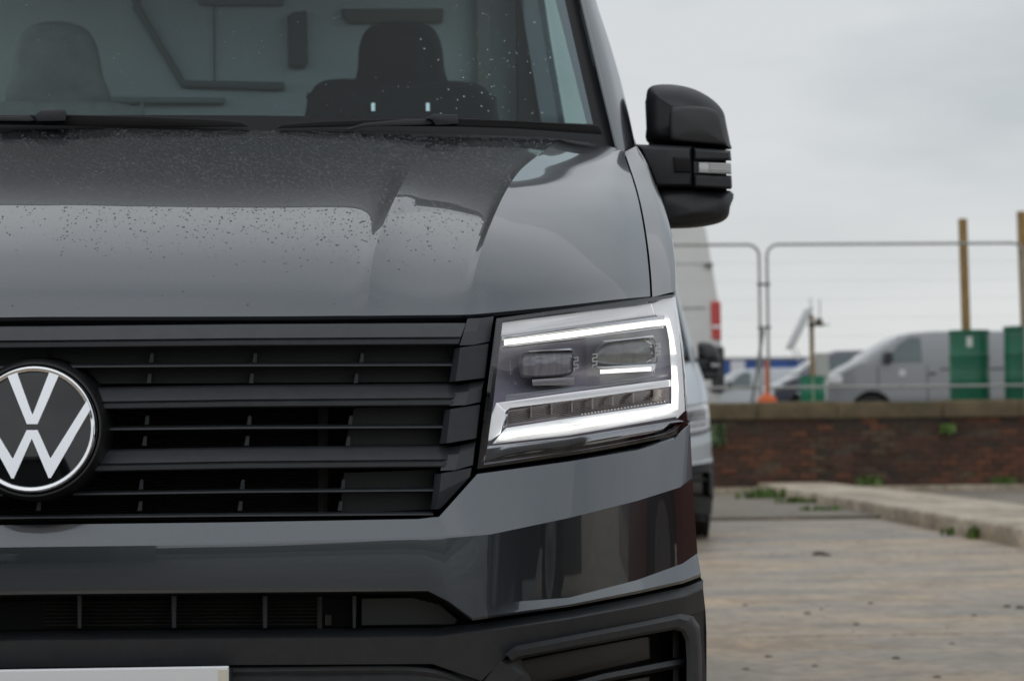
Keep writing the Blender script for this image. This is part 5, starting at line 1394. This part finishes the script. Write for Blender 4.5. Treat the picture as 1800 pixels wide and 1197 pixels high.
mb = MB(); bx = P(1430, 571, Y); mb.box(bx.x - 0.09, bx.x + 0.14, Y - 0.12, Y - 0.02, bx.z - 0.025, bx.z + 0.025); mb.box(bx.x + 0.02, bx.x + 0.11, Y - 0.14, Y - 0.03, bx.z + 0.0, bx.z + 0.09); mb.box(bx.x + 0.08, bx.x + 0.24, Y - 0.1, Y - 0.08, bx.z - 0.01, bx.z + 0.005); mb.build('bracket', pm('bracket_brown', (0.11, 0.085, 0.06), 0.6), e, smooth=False)
mb = MB(); mb.tube([P(1390, 612, Y - 0.15), P(1417, 655, Y - 0.15)], 0.010, 6); mb.tube([P(1398, 612, Y + 0.15), P(1424, 652, Y + 0.15)], 0.008, 6); mb.build('strut', MATS['aerial_white'], e)
bx = P(1444, 640, 32.0)
mb = MB(); mb.box(bx.x - 0.09, bx.x + 0.09, 31.85, 32.1, 1.55, P(1444, 621, 32.0).z)
e = empty('cabinet', (bx.x, 32.0, 1.07)); tag(e, 'pale grey upright cabinet right of the equipment post', 'cabinet'); mb.build('casing', pm('cabinet_grey', (0.52, 0.53, 0.50), 0.6), e, smooth=False)
mb = MB(); mb.box(bx.x - 0.03, bx.x + 0.03, 31.93, 32.02, 1.06, 1.55); mb.build('stand', STEEL, e, smooth=False)

# ================================================================== BEHIND THE CAMERA (seen only as reflections)
e = copy_tree(gvan, swap={'grey_van_paint': pm('charcoal_paint', (0.05, 0.052, 0.058), 0.35, 0.4, 0.9)}); e.location = (6.0, -5.4, 0.0); e.rotation_euler = (0, 0, R(86)); e['label'] = 'charcoal van parked to the right of the camera, outside the picture'
vehicle('parked_car', 'red car parked to the right, outside the picture', 'car', (5.5, 0.9, 0.0), R(88), 4.25, 1.78, tpc, 0.92, (0.82, 3.35), 0.31, pm('red_car_paint', (0.17, 0.022, 0.015), 0.3, 0.1, 1.0), CARW, ((1.14, 1.0), (1.85, 1.38)), CEX)
vehicle('parked_car', 'silver car parked at the left across the yard behind the camera', 'car', (-3.0, -15.5, 0.0), R(190), 4.25, 1.78, tpc, 0.92, (0.82, 3.35), 0.31, SILV, CARW, ((1.14, 1.0), (1.85, 1.38)), CEX)
mb = MB(); mb.box(-40, -1.5, -34, -18, -0.05, 3.7)
wb = empty('workshop', (-20, -18, 0)); tag(wb, 'green grey workshop across the yard behind the camera', 'building')
mb.build('wall', pm('workshop_wall', (0.10, 0.13, 0.115), 0.7, var=(0.4, 0.2)), wb, smooth=False)
mb = MB(); mb.box(-40.5, -1.0, -34.5, -17.6, 3.7, 3.9); mb.build('roof', pm('warehouse_roof', (0.32, 0.33, 0.34), 0.6), wb, smooth=False)
mb = MB()
for k in range(4): mb.box(-36 + k * 9, -32 + k * 9, -18.04, -17.9, 0.0, 3.2)
mb.build('shutter', pm('shutter_grey', (0.30, 0.31, 0.32), 0.5), wb, smooth=False)
hl_ = MB(); rows = []  # unseen ridge added to give reflections a dark horizon
for k in range(49):
    a = math.pi + math.pi * k / 48
    rows.append([(260 * math.cos(a), 260 * math.sin(a), -0.05), (265 * math.cos(a), 265 * math.sin(a), 7 + 5 * noise.noise(Vector((k * 0.31, 2.0, 0)))), (330 * math.cos(a), 330 * math.sin(a), 11 + 7 * noise.noise(Vector((k * 0.23, 7.0, 0))))])
hl_.grid(rows); tag(hl_.build('unseen_hills', pm('unseen_hill', (0.045, 0.06, 0.035), 0.95, var=(0.05, 0.4))), kind='structure')
